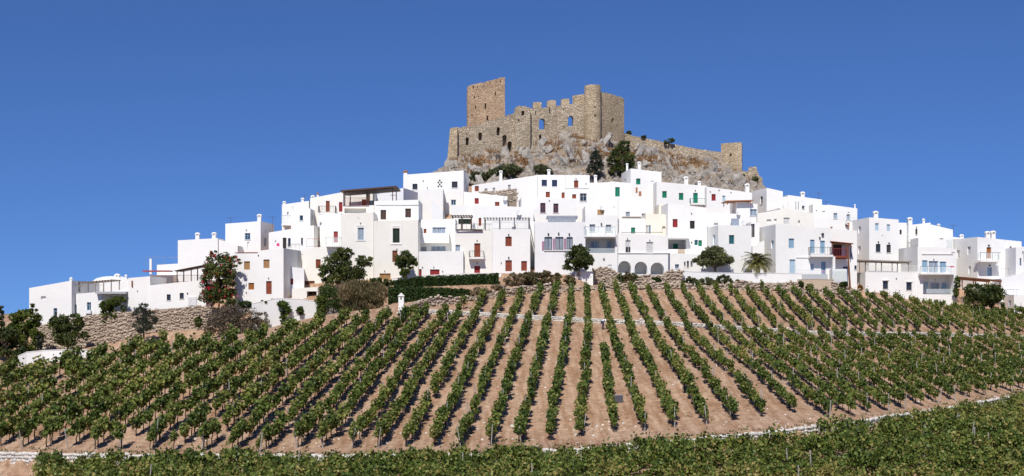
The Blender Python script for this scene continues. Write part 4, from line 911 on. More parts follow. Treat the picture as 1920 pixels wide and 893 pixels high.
# ================================================================ castle and its rock
def rough_edge(pts, stepm=0.7, jit=0.16, seed=0):
    """add crumbling irregularity to the upper outline points"""
    rg = random.Random(seed); out = []
    for a, b_ in zip(pts[:-1], pts[1:]):
        L = math.hypot(b_[0] - a[0], b_[1] - a[1]); k = max(1, int(L / stepm))
        for j in range(k):
            t = j / k; out.append((a[0] + (b_[0] - a[0]) * t + (rg.uniform(-jit, jit) if j else 0), a[1] + (b_[1] - a[1]) * t + rg.uniform(-jit, jit)))
    out.append(pts[-1]); return out
castle = empty('castle', tuple(P3(1000, 290, 246)), 'ruined stone castle with square keep and round tower crowning the rocky hilltop', 'castle')
def cpart(name, Z, A, B, top, bottom_v, thick, mat, holes=(), jit=.16, through=False, seed=0, parent=None):
    """castle wall: plan line A=(u, D) to B; top outline (u, v) left to right; bottom_v (left, right); holes (kind,u0,v0,u1,v1,depth)"""
    pa = P3(zx(Z, A[0]), H0, A[1]); pb = P3(zx(Z, B[0]), H0, B[1]); e = (pb - pa).normalized(); n_ = Vector((e.y, -e.x, 0))
    fr = Fr(pa, e, n_)
    tp = rough_edge([fr.px(zx(Z, u), zy(Z, v)) for u, v in top], .6, jit, seed)
    bl = fr.px(zx(Z, top[0][0]), zy(Z, bottom_v[0])); br = fr.px(zx(Z, top[-1][0]), zy(Z, bottom_v[1]))
    if len(bottom_v) > 2: bl = fr.px(zx(Z, bottom_v[2]), zy(Z, bottom_v[0]))
    for_h = []
    for k, u0, v0, u1, v1, d in holes:
        a = fr.px(zx(Z, u0), zy(Z, v1)); b_ = fr.px(zx(Z, u1), zy(Z, v0))
        pts = archpts(a[0], b_[0], a[1], b_[1], 8) if k == 'A' else [(a[0], a[1]), (b_[0], a[1]), (b_[0], b_[1]), (a[0], b_[1])]
        for_h.append((pts, min(d, thick), d < thick))
    outer = [bl, br] + tp[::-1]
    mb = MB(); panel(mb, fr, outer, for_h)
    bf = Fr(fr.pt(0, 0, -thick), e, n_); panel(mb, bf, outer, [(h[0], 0.0, False) for h in for_h if not h[2]])
    k = len(outer)
    for j in range(k):
        a, b_ = outer[j], outer[(j + 1) % k]; mb.quad(fr.pt(*b_), fr.pt(*a), fr.pt(*a, -thick), fr.pt(*b_, -thick))
    return mb.build(name, mat, parent or castle), fr
cpart('keep', 'A', (270, 246.2), (557, 246.6), [(270, 128), (345, 108), (420, 94), (490, 76), (555, 60)], (560, 560), 8.0, 'castle_red',
      [('R', 400, 258, 412, 299, .9), ('R', 415, 352, 428, 389, .9), ('R', 328, 276, 336, 302, .5), ('R', 301, 344, 309, 354, .5), ('R', 478, 168, 486, 206, .5), ('R', 310, 128, 317, 148, .5),
       ('R', 518, 86, 525, 98, .5), ('R', 484, 90, 491, 102, .5), ('R', 440, 98, 447, 110, .5), ('R', 388, 122, 394, 134, .5), ('R', 345, 130, 351, 142, .5), ('R', 318, 205, 326, 222, .4), ('R', 350, 200, 356, 214, .4)], .13, seed=1)
cpart('lower_wall', 'A', (110, 240.5), (632, 244), [(188, 444), (272, 437), (345, 425), (420, 408), (428, 394), (490, 374), (560, 352), (632, 332)], (800, 800, 188), 3.0, 'castle_grey',
      [('A', 257, 518, 282, 577, 1.4), ('A', 353, 481, 382, 541, 1.4), ('A', 492, 441, 518, 502, 1.4), ('A', 536, 500, 570, 585, 1.2), ('A', 574, 548, 609, 655, 1.6), ('R', 261, 484, 268, 503, .6), ('R', 392, 550, 400, 562, .5)], .14, seed=2)
cpart('buttress', 'A', (112, 240.0), (190, 240.0), [(137, 450), (160, 444), (192, 443)], (800, 800, 106), 3.5, 'castle_tan', [('R', 146, 480, 151, 488, .3), ('R', 147, 560, 152, 570, .3)], .1, seed=3)
cpart('corner_turret', 'A', (630, 243.2), (748, 243.6), [(632, 330), (640, 283), (665, 275), (690, 280), (715, 273), (722, 290), (748, 292)], (760, 760), 2.2, 'castle_grey', [('A', 681, 314, 702, 351, 1.0), ('R', 655, 380, 665, 398, .6)], .12, seed=4)
cw, cfr = cpart('curtain_wall', 'A', (700, 244.6), (1165, 246), [(746, 300), (830, 297), (900, 286), (980, 276), (1050, 268), (1165, 262)], (700, 700), 1.4, 'castle_grey',
      [('A', 814, 374, 858, 457, 9), ('A', 1034, 354, 1076, 433, 9), ('R', 784, 318, 792, 344, .7), ('R', 890, 290, 898, 336, .7), ('R', 1000, 296, 1006, 312, .5), ('R', 1001, 432, 1008, 444, .5), ('A', 814, 496, 833, 545, .9)], .12, seed=5)
for i_, (u0, v0, u1, v1) in enumerate(((770, 250, 833, 303), (878, 236, 943, 292), (985, 225, 1045, 278), (1080, 214, 1153, 272))):
    cpart('merlon', 'A', (u0, 244.63 + (u0 - 700) * .00301), (u1, 244.63 + (u1 - 700) * .00301), [(u0, v0 + 3), ((u0 + u1) / 2, v0 - 1), (u1, v0)], (v1, v1), 1.0, 'castle_tan', (), .1, seed=10 + i_)
# round tower with two loopholes pushed into the masonry
c_ = P3(zx('A', 1222), H0, 245.5); rad_ = 62 * .24643 / F * 245.5; zt_ = P3(0, zy('A', 128), 245.5).z; zb_ = P3(0, zy('A', 640), 245.5).z
mb = MB(); seg, rows = 40, 44
for k in range(rows + 1):
    z = zb_ + (zt_ - zb_) * k / rows
    for j in range(seg):
        an = 2 * math.pi * j / seg; r_ = rad_ * (1.0 + .045 * (1 - k / rows)) + .05 * noise.noise(Vector((math.cos(an) * 2, math.sin(an) * 2, z * .8)))
        mb.v.append((c_.x + r_ * math.cos(an), c_.y + r_ * math.sin(an), z + (.12 * noise.noise(Vector((j * .7, 3, 1))) if k == rows else 0)))
cx_ = lambda vv: int(round((P3(0, zy('A', vv), 245.5).z - zb_) / (zt_ - zb_) * rows))
holes_ = {(j, k) for k in (cx_(372), cx_(355)) for j in (31,)} | {(31, cx_(306))}
for k in range(rows):
    for j in range(seg):
        q = [k * seg + j, k * seg + (j + 1) % seg, (k + 1) * seg + (j + 1) % seg, (k + 1) * seg + j]
        if (j, k) in holes_:
            inn = [len(mb.v) + t for t in range(4)]
            for t in q: v_ = mb.v[t]; mb.v.append((c_.x + (v_[0] - c_.x) * .55, c_.y + (v_[1] - c_.y) * .55, v_[2]))
            for t in range(4): mb.f.append((q[t], q[(t + 1) % 4], inn[(t + 1) % 4], inn[t]))
            mb.f.append(tuple(inn))
        else: mb.f.append(tuple(q))
mb.f.append(tuple(rows * seg + j for j in range(seg)))
mb.build('round_tower', 'castle_tan', castle)
cpart('east_wall', 'A', (1283, 246), (1462, 251.5), [(1283, 172), (1330, 180), (1400, 203), (1440, 212), (1462, 228)], (640, 640), 7.0, 'castle_tan', [('A', 1366, 371, 1386, 406, .35), ('R', 1450, 232, 1458, 244, .5), ('R', 1410, 420, 1416, 428, .4)], .1, seed=6)
cpart('outer_wall', 'B', (335, 252), (1020, 250), [(335, 446), (430, 470), (520, 488), (600, 505), (720, 530), (850, 556), (940, 570), (1020, 582)], (640, 760), 1.2, 'castle_grey', (), .1, seed=7)
cpart('corner_tower', 'B', (1012, 250.6), (1158, 249.8), [(1012, 517), (1060, 514), (1110, 513), (1157, 511)], (800, 800), 5.0, 'castle_tan', [('A', 1072, 588, 1086, 608, .5)], .07, seed=8)
cpart('ruined_wall', 'B', (1055, 247), (1315, 246), [(1055, 690), (1120, 700), (1200, 712), (1208, 682), (1235, 678), (1258, 674), (1266, 712), (1280, 745), (1300, 760), (1312, 822)], (900, 900), 2.5, 'castle_grey', (), .14, seed=9)

rx = np.arange(-17, 50, .36); ry = np.arange(223, 262, .4)
def rockz(X, Y):
    a = vnoise(X, Y, .16, 5.0); out = []
    for x, y in zip(X.ravel(), Y.ravel()):          # jointed bedrock: blocks of two sizes parted by clefts
        w_ = noise.noise(Vector((x * .5, y * .5, 2.0))) * .8
        d1, _ = noise.voronoi(Vector((x * .31 + w_, y * .2, 4.0))); d2, _ = noise.voronoi(Vector((x * .8 + w_, y * .5, 9.0)))
        out.append(2.3 * min(.5, d1[1] - d1[0]) + .6 * min(.45, d2[1] - d2[0]))
    return h0(X, Y) - .25 + .9 * np.abs(a) + np.array(out).reshape(X.shape)
hill = link('rock_hill', grid_mesh('rock_hill', rx, ry, rockz), 'rock_base'); prop(hill, kind='structure'); hill.data.polygons.foreach_set('use_smooth', [False] * len(hill.data.polygons))
def boulder_mesh(i):
    rg = random.Random(100 + i); bm = bmesh.new()
    for _ in range(13):
        v = Vector((rg.gauss(0, 1), rg.gauss(0, 1), rg.gauss(0, 1))).normalized()
        bm.verts.new((v.x * rg.uniform(.7, 1.0), v.y * rg.uniform(.7, 1.0), v.z * rg.uniform(.75, 1.05)))
    r_ = bmesh.ops.convex_hull(bm, input=bm.verts); bmesh.ops.delete(bm, geom=[g for g in r_['geom_interior'] if isinstance(g, bmesh.types.BMVert)], context='VERTS')
    bmesh.ops.triangulate(bm, faces=bm.faces[:]); bmesh.ops.subdivide_edges(bm, edges=bm.edges[:], cuts=2, use_grid_fill=True)
    for v in bm.verts:                                  # weathered faces with vertical clefts
        q = v.co * 2.1 + Vector((i * 3.1, 0, 0)); v.co += v.co.normalized() * (.13 * noise.noise(q) - .16 * max(0, .25 - abs(noise.noise(Vector((q.x * 1.3, q.y * 1.3, q.z * .4 + 7))))) )
    me = bpy.data.meshes.new('boulder'); bm.to_mesh(me); bm.free(); me.materials.append(MATS['limestone']); return me
BM = [boulder_mesh(i) for i in range(9)]
rg = random.Random(11); nb = 0; tuft_c = []
def in_rock(px, py):
    top = np.interp(px, [822, 860, 900, 960, 985, 1030, 1060, 1095, 1170, 1215, 1290, 1345, 1370, 1405, 1432], [322, 302, 292, 285, 276, 268, 258, 268, 262, 268, 285, 302, 318, 330, 352])
    return py > top
for _ in range(4000):
    if nb >= 290: break
    px, py = rg.uniform(824, 1428), rg.uniform(246, 356)
    if not in_rock(px, py): continue
    p = at(px, py, 224.0)
    if p[1] < 223: continue
    if rg.random() < .25: tuft_c.append(p); continue
    big = 1.2 if rg.random() < .3 else .6
    s = rg.uniform(.55, 1.25) * big * (1.25 if py > 275 else .8)
    o = bpy.data.objects.new('boulder', BM[rg.randrange(9)]); COL.objects.link(o); o.parent = hill
    o.location = (p[0], p[1], float(rockz(np.array([[p[0]]]), np.array([[p[1]]]))[0, 0]) - s * .05)
    o.scale = (s * rg.uniform(.6, .95), s * rg.uniform(.8, 1.1), s * rg.uniform(1.0, 1.9)); o.rotation_euler = (rg.uniform(-.35, .35), rg.uniform(.0, .55), rg.uniform(-.5, .5) + (math.pi if rg.random() < .5 else 0)); nb += 1

# smaller rubble filling the gaps between the boulders
VV, QQ, n0 = [], [], 0
bco = []
for me in BM[:5]: bco.append((np.array([v.co for v in me.vertices]), np.array([f.vertices[:] for f in me.polygons if len(f.vertices) == 3])))
k = 0
while k < 900:
    px, py = rg.uniform(824, 1430), rg.uniform(246, 358); k += 1
    if not in_rock(px, py): continue
    p = at(px, py, 224.0)
    if p[1] < 223: continue
    s = rg.uniform(.16, .46); cv, cf = bco[k % 5]; an = rg.uniform(0, 6.3); M = np.array([[math.cos(an), math.sin(an), 0], [-math.sin(an), math.cos(an), 0], [0, 0, rg.uniform(.8, 1.7)]])
    VV.append(cv @ M * s + np.array([p[0], p[1], float(rockz(np.array([[p[0]]]), np.array([[p[1]]]))[0, 0]) + s * .2])); QQ.append(cf + n0); n0 += len(cv)
rb = link('rubble', np_mesh('rubble', np.concatenate(VV), np.concatenate(QQ)), 'limestone', hill); rb['kind'] = 'stuff'

# ---------------------------------------------------------------- foliage
def leaf_quads(Cc, size, rg_, asp=.62, droop=0.0):
    n_ = len(Cc); a = rg_.normal(size=(n_, 3)); a[:, 2] -= droop * 2.5
    a /= np.linalg.norm(a, axis=1)[:, None]; t = rg_.normal(size=(n_, 3)); b_ = np.cross(a, t); b_ /= np.linalg.norm(b_, axis=1)[:, None] + 1e-9
    s = (size * rg_.uniform(.6, 1.35, n_))[:, None]
    V = np.stack([Cc - a * s, Cc + b_ * s * asp, Cc + a * s, Cc - b_ * s * asp], 1).reshape(-1, 3)
    return V, np.arange(4 * n_).reshape(-1, 4)
def crown_points(ell, n, rg_, clump=.33, nclump=26, hollow=.55):
    """ell: list of (centre, rx, ry, rz); leaves gathered in clumps spread through the volume"""
    ws = np.array([e[1] * e[2] * e[3] for e in ell]) ** (2 / 3); ws /= ws.sum(); out = []; tints = []
    for e, w_ in zip(ell, ws):
        c, r3 = np.array(e[0]), np.array(e[1:4]); k = max(6, int(nclump * (w_ * len(ell)) ** .5)); m_ = max(8, int(n * w_ / k))
        d = rg_.normal(size=(k, 3)); d /= np.linalg.norm(d, axis=1)[:, None]
        cc = c + d * r3 * (hollow + (1 - hollow) * rg_.random((k, 1)) ** .5) * .84
        for q in cc:
            g = rg_.normal(size=(m_, 3)); g /= np.linalg.norm(g, axis=1)[:, None]
            rr = clump * r3.mean() * rg_.uniform(.65, 1.35); out.append(q + g * rr * rg_.uniform(.35, 1.0, (m_, 1)) * np.array([1, 1, .8])); tints.append(np.full(m_, rg_.uniform(.1, .75)))
    return np.concatenate(out), np.concatenate(tints)
SEED = [50]
def tree(name, label, cat, D, ells, base, mat, n=2600, leaf=.16, clump=.33, nclump=26, trunk=.16, group=None, asp=.62, droop=0.0, hollow=.55, flowers=None, trunk_mat='bark', deep=.9, limbs=5, part='crown', tinth=0.0):
    """ells: crown ellipses in photo pixels (px, py, rx, ry); base: (px, py) of the trunk foot"""
    SEED[0] += 1; g = np.random.default_rng(SEED[0]); m2p = D / F
    E = []
    for k, (px, py, ax, ay) in enumerate(ells):
        c = P3(px, py, D); E.append(((c.x, c.y + g.uniform(-.4, .4) * ax * m2p * .5, c.z), ax * m2p, ax * m2p * deep, ay * m2p))
    b = P3(base[0], H0, D); b.z = hz(b.x, b.y); zpx = P3(0, base[1], D).z
    b.z = min(zpx, b.z + 0.0) if zpx < b.z + .6 else zpx
    root = empty(name, tuple(b), label, cat, group); o = np.array(b)
    Cc, tt = crown_points(E, int(n * 1.7), g, clump, nclump, hollow)
    V, Q = leaf_quads(Cc, leaf, g, asp, droop); tt = np.clip(tt + g.normal(0, .13, len(tt)) + tinth, 0, 1)
    link(part, np_mesh(part, V - o, Q, tt), mat, root)
    if trunk:
        mb = MB(); top = Vector(E[0][0]); mid = Vector(b).lerp(top, .5) + Vector((g.uniform(-.2, .2), 0, 0))
        mb.tube([Vector(b) - Vector((0, 0, .3)), Vector(b) + Vector((0, 0, .2)), mid, top], [trunk * 1.3, trunk, trunk * .75, trunk * .3], 7)
        for e in (E * 3)[:limbs]:
            d = Vector((g.uniform(-.6, .6) * e[1], g.uniform(-.6, .6) * e[2], g.uniform(.0, .6) * e[3])); mb.tube([mid, mid.lerp(Vector(e[0]) + d, .5) + Vector((0, 0, .15)), Vector(e[0]) + d], [trunk * .6, trunk * .38, trunk * .12], 5)
        mb.build('trunk', trunk_mat, root)
    if flowers:
        fm, fn, fs = flowers; fc, _ = crown_points(E, fn * 3, g, .1, 40, .92); fc = fc[fc[:, 1] < np.mean([e[0][1] for e in E]) + .2]; fc = fc[g.permutation(len(fc))[:fn]]
        fc[:, 1] -= .12; V, Q = leaf_quads(np.repeat(fc, 4, 0) + g.normal(0, .05, (len(fc) * 4, 3)), fs, g, .8); link('flowers', np_mesh('flowers', V - o, Q), fm, root)
    return root
T = tree
# left end
T('evergreen_tree', 'tall yellow-green tree against the end wall of the long sloping-roofed house', 'tree', 172, [(48, 600, 30, 24), (55, 635, 28, 30), (25, 625, 20, 22), (62, 580, 9, 12)], (45, 675), 'bright_leaf', 4200, .17, trunk=.22)
T('dark_tree', 'dark grey-green tree beside the taller yellow-green tree', 'tree', 168, [(12, 640, 30, 32), (-12, 610, 22, 28), (40, 668, 22, 18), (3, 580, 8, 10)], (15, 690), 'carob_leaf', 4200, .17, trunk=.22)
T('round_shrub', 'dense dark green shrub in front of the rubble retaining wall', 'shrub', 173, [(112, 610, 22, 20), (138, 605, 20, 20), (125, 632, 28, 18), (158, 630, 10, 10)], (128, 652), 'pine_leaf', 3800, .15, trunk=.14)
T('creeping_vine', 'leafy climber spilling over the rubble wall from the awning terrace', 'climber', 177.2, [(202, 572, 18, 10), (222, 565, 15, 10), (196, 592, 8, 18), (212, 590, 10, 14), (232, 578, 6, 8)], (205, 612), 'bright_leaf', 2400, .14, trunk=.07)
T('young_pine', 'small grey-green pine leaning out from the rubble wall', 'pine tree', 170, [(262, 590, 18, 16), (280, 596, 16, 16), (268, 612, 22, 12), (270, 575, 10, 8)], (270, 645), 'grey_pine_leaf', 2800, .16, asp=.22, trunk=.13)
T('small_shrub', 'little dark shrub in the corner of the rubble wall', 'shrub', 169, [(74, 640, 8, 14)], (74, 658), 'grey_pine_leaf', 700, .13, trunk=.05)
T('wall_shrub', 'thin shrub sprouting from the rubble wall beside the flowering creeper', 'shrub', 175, [(372, 604, 8, 12)], (372, 618), 'pine_leaf', 500, .13, trunk=.04)
T('flowering_creeper', 'tall bougainvillea with red and pink flowers between two white houses', 'climber', 174.5, [(412, 500, 34, 26), (395, 525, 26, 30), (425, 535, 22, 30), (440, 492, 14, 14), (400, 476, 8, 8), (402, 555, 30, 20), (432, 560, 20, 22)], (410, 588), 'pine_leaf', 5600, .15, trunk=.12, flowers=('flower', 230, .075), tinth=.12)
T('withered_bush', 'large grey-brown withered bush under the flowering creeper', 'bush', 169.5, [(425, 590, 34, 22), (460, 600, 36, 24), (405, 615, 24, 18), (490, 598, 18, 18), (445, 620, 40, 14)], (445, 632), 'dead_leaf', 5200, .15, asp=.4, trunk=.1, nclump=34)
T('leafy_shrub', 'light green shrub along the foot of the big shuttered white house', 'shrub', 172, [(460, 572, 16, 7), (500, 570, 16, 7), (512, 566, 8, 6)], (485, 578), 'pine_leaf', 1500, .13, trunk=.05)
T('wall_ivy', 'bright ivy hanging down the whitewashed wall below the garage', 'ivy', 170.6, [(535, 580, 12, 14), (562, 583, 8, 10), (530, 598, 6, 12), (528, 570, 8, 7)], (532, 606), 'bright_leaf', 2000, .11, trunk=.04)
T('ivy_column', 'thick bright green ivy column on the corner of the whitewashed wall', 'ivy', 170.2, [(602, 570, 9, 24), (602, 592, 8, 16)], (602, 612), 'bright_leaf', 2400, .10, trunk=.05, clump=.5)
T('clipped_shrub', 'smooth clipped dark green shrub between ivy and tamarisk', 'shrub', 171, [(620, 562, 22, 26), (612, 545, 14, 12), (640, 572, 14, 20)], (625, 588), 'hedge_leaf', 4200, .09, trunk=.08, clump=.5, nclump=40, hollow=.75)
T('carob_tree', 'large dark spreading carob tree before the cream townhouses', 'tree', 176.5, [(632, 495, 30, 26), (655, 512, 34, 18), (612, 512, 18, 18), (682, 490, 18, 12), (645, 476, 18, 12), (622, 526, 20, 8)], (662, 540), 'carob_leaf', 6400, .15, trunk=.24, nclump=30)
T('tamarisk_bush', 'huge drooping brown-green tamarisk at the top of the vine rows', 'bush', 167, [(672, 548, 38, 22), (705, 552, 26, 24), (650, 562, 20, 24), (690, 570, 34, 20), (660, 535, 18, 10)], (685, 594), 'tamarisk_leaf', 8200, .26, asp=.16, droop=.9, trunk=.2, nclump=36, clump=.4)
T('round_tree', 'small round-crowned tree on the lane before the green-shuttered townhouse', 'tree', 177.5, [(760, 485, 20, 16), (750, 492, 12, 12), (772, 494, 12, 12)], (762, 520), 'pine_leaf', 2800, .13, trunk=.1)
T('ball_shrub', 'bright ball-shaped shrub beneath the small round tree', 'shrub', 176.5, [(759, 511, 8.5, 8.5)], (759, 520), 'bright_leaf', 1300, .09, trunk=.05, clump=.5, hollow=.8)
T('round_dark_tree', 'dark round tree before the glass-balcony apartments', 'tree', 178, [(1085, 482, 26, 20), (1075, 495, 20, 14), (1098, 492, 18, 16), (1085, 468, 14, 10)], (1085, 515), 'carob_leaf', 4200, .14, trunk=.16)
T('olive_tree', 'spreading olive tree behind the long white garden wall', 'tree', 182, [(1338, 482, 30, 16), (1320, 488, 20, 12), (1358, 487, 20, 12), (1340, 470, 18, 9), (1325, 478, 14, 9)], (1340, 526), 'olive_leaf', 4600, .13, trunk=.17, tinth=.2)
T('dark_bush', 'dense dark round bush beside the rust-red pergola', 'bush', 184, [(1845, 550, 36, 18), (1825, 545, 20, 14), (1865, 552, 22, 16), (1842, 562, 40, 12)], (1845, 578), 'pine_leaf', 5200, .14, trunk=.14, nclump=34)
T('climbing_plant', 'green climber on the corner of the tall apartment house', 'climber', 186.6, [(1795, 530, 6, 14), (1793, 548, 6, 10)], (1795, 562), 'bright_leaf', 700, .12, trunk=.04)
# castle rock greenery
T('dark_pine', 'dark slender pine on the castle rock', 'pine tree', 226, [(1117, 300, 13, 20), (1112, 320, 13, 16), (1124, 316, 10, 18), (1117, 285, 7, 10)], (1117, 338), 'grey_pine_leaf', 2600, .2, asp=.3, trunk=.18)
T('green_pine', 'bushy bright green pine on the castle rock beside the darker one', 'pine tree', 228, [(1165, 285, 20, 14), (1172, 302, 24, 16), (1152, 300, 14, 20), (1160, 320, 18, 12), (1172, 272, 14, 8)], (1165, 336), 'pine_leaf', 3600, .2, asp=.35, trunk=.2, tinth=.12)
T('olive_bush', 'wide grey-green olive bush above the sloping white roof', 'bush', 225, [(955, 318, 24, 12), (935, 324, 20, 10), (968, 322, 14, 10)], (950, 336), 'olive_leaf', 2800, .16, trunk=.1, tinth=-.1)
T('low_bush', 'low dark bush at the corner of the tall house under the rock', 'bush', 226, [(892, 332, 14, 9), (910, 330, 10, 8)], (895, 342), 'olive_leaf', 1400, .16, trunk=.07, tinth=-.1)
T('grey_bush', 'small grey bush above the roof with the square chimney', 'bush', 225, [(1015, 318, 16, 10), (1030, 322, 10, 7)], (1015, 330), 'olive_leaf', 1500, .16, trunk=.07)
T('scrub_bush', 'grey scrub in the orange grass below the castle doorway', 'bush', 236, [(918, 297, 9, 6)], (918, 304), 'grey_pine_leaf', 500, .16, trunk=.05)
T('ledge_bush', 'bush growing on top of the castle outer wall', 'bush', 250.6, [(1258, 264, 8, 5), (1250, 266, 6, 4)], (1256, 270), 'pine_leaf', 450, .16, trunk=.05)
T('small_ledge_bush', 'tiny bush at the foot of the castle east wall', 'bush', 252.5, [(1179, 249, 5, 4)], (1179, 254), 'pine_leaf', 220, .16, trunk=.04)
T('flat_ledge_bush', 'flat bush between the other two on the outer wall', 'bush', 251.5, [(1207, 257, 6, 2.5)], (1207, 260), 'pine_leaf', 200, .14, trunk=.03)
T('ruin_bush', 'dark bush clinging to the ruined end wall', 'bush', 245.2, [(1414, 337, 9, 6), (1410, 346, 8, 4), (1392, 330, 6, 3)], (1412, 350), 'olive_leaf', 700, .17, trunk=.05, tinth=-.1)
# shrubs on the bank between houses and vines
for lab, D_, px, py, ax, ay, mt, n_ in (('dry brown bush of the thicket, nearest the upper hedge', 176.5, 965, 524, 22, 14, 'dry_leaf', 1500), ('tall dry grey bush in the middle of the thicket below the houses', 176, 1000, 522, 24, 15, 'tamarisk_leaf', 1700),
        ('dry bush with grey-green top in the thicket, nearest the dark round tree', 176.2, 1032, 522, 22, 16, 'tamarisk_leaf', 1700), ('small dry bush below the dark round tree', 177, 1068, 526, 12, 10, 'tamarisk_leaf', 800),
        ('grey-green shrub against the rubble under the first arch', 178.8, 1165, 524, 8, 12, 'olive_leaf', 800), ('brownish shrub under the middle arch', 178.6, 1178, 522, 9, 14, 'tamarisk_leaf', 800), ('taller green shrub at the rubble under the arches', 178.7, 1190, 523, 7, 13, 'olive_leaf', 700),
        ('dark ball of shrub on the rubble below the third arch', 178, 1231, 527, 9, 9, 'hedge_leaf', 1200), ('grey-green shrub at the garden wall end by the stone corner', 179.5, 1295, 529, 16, 10, 'olive_leaf', 1100),
        ('olive-coloured shrub beneath the olive tree', 179.4, 1328, 530, 18, 10, 'olive_leaf', 1200), ('green shrub below the garden wall beside the olive trunk', 179.5, 1358, 526, 16, 12, 'olive_leaf', 1200), ('dry spiky shrub below the garden wall near the palm', 179.6, 1388, 533, 18, 8, 'tamarisk_leaf', 1000),
        ('small shrub on the sandy wall', 179.8, 1502, 533, 5, 7, 'pine_leaf', 350), ('yellowing shrub by the grey doorway beside the rusty pole', 181, 1613, 540, 5, 7, 'rust_grass', 300), ('green shrub on the tumbled rubble', 179.8, 1582, 533, 8, 6, 'pine_leaf', 400),
        ('low brown dry scrub patch where the rubble wall meets the lower hedge', 173, 905, 546, 20, 7, 'dry_leaf', 1100), ('brown dry scrub at the end of the lower hedge', 173.5, 873, 549, 18, 8, 'dry_leaf', 1000), ('dry scrub under the flagpole', 175, 935, 540, 16, 7, 'dry_leaf', 900)):
    D_ = float(np.clip(at(px, py + ay * .9, 160.0)[1], 165, 179.2)) if 860 < px < 1110 else D_ - (.6 if 1270 < px < 1400 else 0)
    T('bank_shrub', lab, 'shrub', D_, [(px - ax * .3, py, ax * .7, ay), (px + ax * .35, py + ay * .1, ax * .65, ay * .9)], (px, py + ay * .95), mt, int(n_ * 1.5) + 300, .14, trunk=.04, asp=.4, nclump=22)
T('lane_shrub', 'leafy green shrub between the tamarisk and the lane wall', 'shrub', 176.5, [(705, 528, 14, 7), (725, 530, 14, 7), (740, 532, 8, 6)], (718, 538), 'pine_leaf', 1800, .13, trunk=.05)
# clipped hedges along the lane
plain('hedge_core', (0.03, 0.05, 0.015), 0.9)
def hedge(label, Zp, pts, D, thick=1.2, n=9000, mat='hedge_leaf', leaf=.11):
    """pts (px, top, bottom) -> leafy hedge with an uneven face"""
    SEED[0] += 1; g = np.random.default_rng(SEED[0]); xs_ = [p[0] for p in pts]; u = g.uniform(xs_[0], xs_[-1], n)
    t, b = np.interp(u, xs_, [p[1] for p in pts]), np.interp(u, xs_, [p[2] for p in pts]); f = g.random(n) ** .8
    top = g.random(n) < .25; f[top] = g.uniform(-.08, .06, top.sum()); dd = np.where(top, g.uniform(0, thick, n), g.uniform(-.15, .25, n))
    nz = np.array([noise.noise(Vector((q * .11, 3.3, D))) for q in u]) + .5 * np.array([noise.noise(Vector((q * .35, 1.3, D))) for q in u]); dd += .45 * nz; py = t + (b - t) * f + 2.2 * nz * (1 - f)
    Cc = np.stack([(u - CX) / F * D, D + dd, (H0 - py) / F * D], 1); o = Cc.mean(0); o[2] = Cc[:, 2].min()
    root = empty('hedge', tuple(o), label, 'hedge'); V, Q = leaf_quads(Cc, leaf, g)
    link('foliage', np_mesh('foliage', V - o, Q, np.clip(.35 + .2 * np.sin(u * .31) + g.normal(0, .2, n), 0, 1)), mat, root)
    mb = MB()
    for a, b_ in zip(pts[:-1], pts[1:]):
        A0, A1, B0, B1 = P3(a[0], a[2] + 6, D + .35), P3(a[0], a[1] + 1.5, D + .35), P3(b_[0], b_[2] + 6, D + .35), P3(b_[0], b_[1] + 1.5, D + .35); k = Vector((0, thick - .4, 0))
        mb.quad(A0, B0, B1, A1); mb.quad(A1, B1, B1 + k, A1 + k); mb.quad(B0 + k, A0 + k, A1 + k, B1 + k)
    mb.build('branches', 'hedge_core', root)
hedge('upper dark hedge along the lane in front of the townhouses', 'P', [(738, 527, 536), (790, 520, 538), (850, 518, 538), (935, 514, 534)], at(840, 536, 160.0)[1])
hedge('lower dark hedge between the tamarisk and the white wayside shrine', 'P', [(728, 540, 570), (790, 540, 566), (840, 542, 560), (880, 545, 556)], at(790, 565, 160.0)[1])
# palm
SEED[0] += 1; g = np.random.default_rng(77); pb = P3(1421, 528, 182.2); pc = P3(1421, 492, 182.2); pb.z = min(pb.z, hz(pb.x, pb.y))
palm = empty('palm_tree', tuple(pb), 'short date palm with drooping fronds behind the garden wall', 'palm tree')
mb = MB(); mb.tube([pb, pb.lerp(pc, .5), pc], [.36, .3, .33], 9); mb.build('trunk', 'bark', palm)
for i_ in range(84):
    an = g.uniform(0, 2 * math.pi); el = g.uniform(-.15, 1.35); L_ = g.uniform(2.0, 2.9); V = []; Q = []; d_ = Vector((math.cos(an), math.sin(an), 0)); p = Vector(pc); tint = []
    for k in range(13):
        a = el - k * .115; nd = d_ * math.cos(a) + Vector((0, 0, math.sin(a))); p2 = p + nd * (L_ / 13); sd_ = nd.cross(Vector((0, 0, 1))).normalized()
        for sg in (-1, 1):
            w_ = .58 * math.sin(math.pi * (k + 1.5) / 15.5); tip = p + nd * .28 + sd_ * sg * w_ - Vector((0, 0, .14)); i = len(V)
            V += [tuple(p), tuple(p + nd * .16), tuple(tip)]; Q.append((i, i + 1, i + 2)); tint.append(g.uniform(.15, .9))
        p = p2
    link('frond', np_mesh('frond', np.array(V) - np.array(pb), Q, tint), 'palm_leaf', palm)
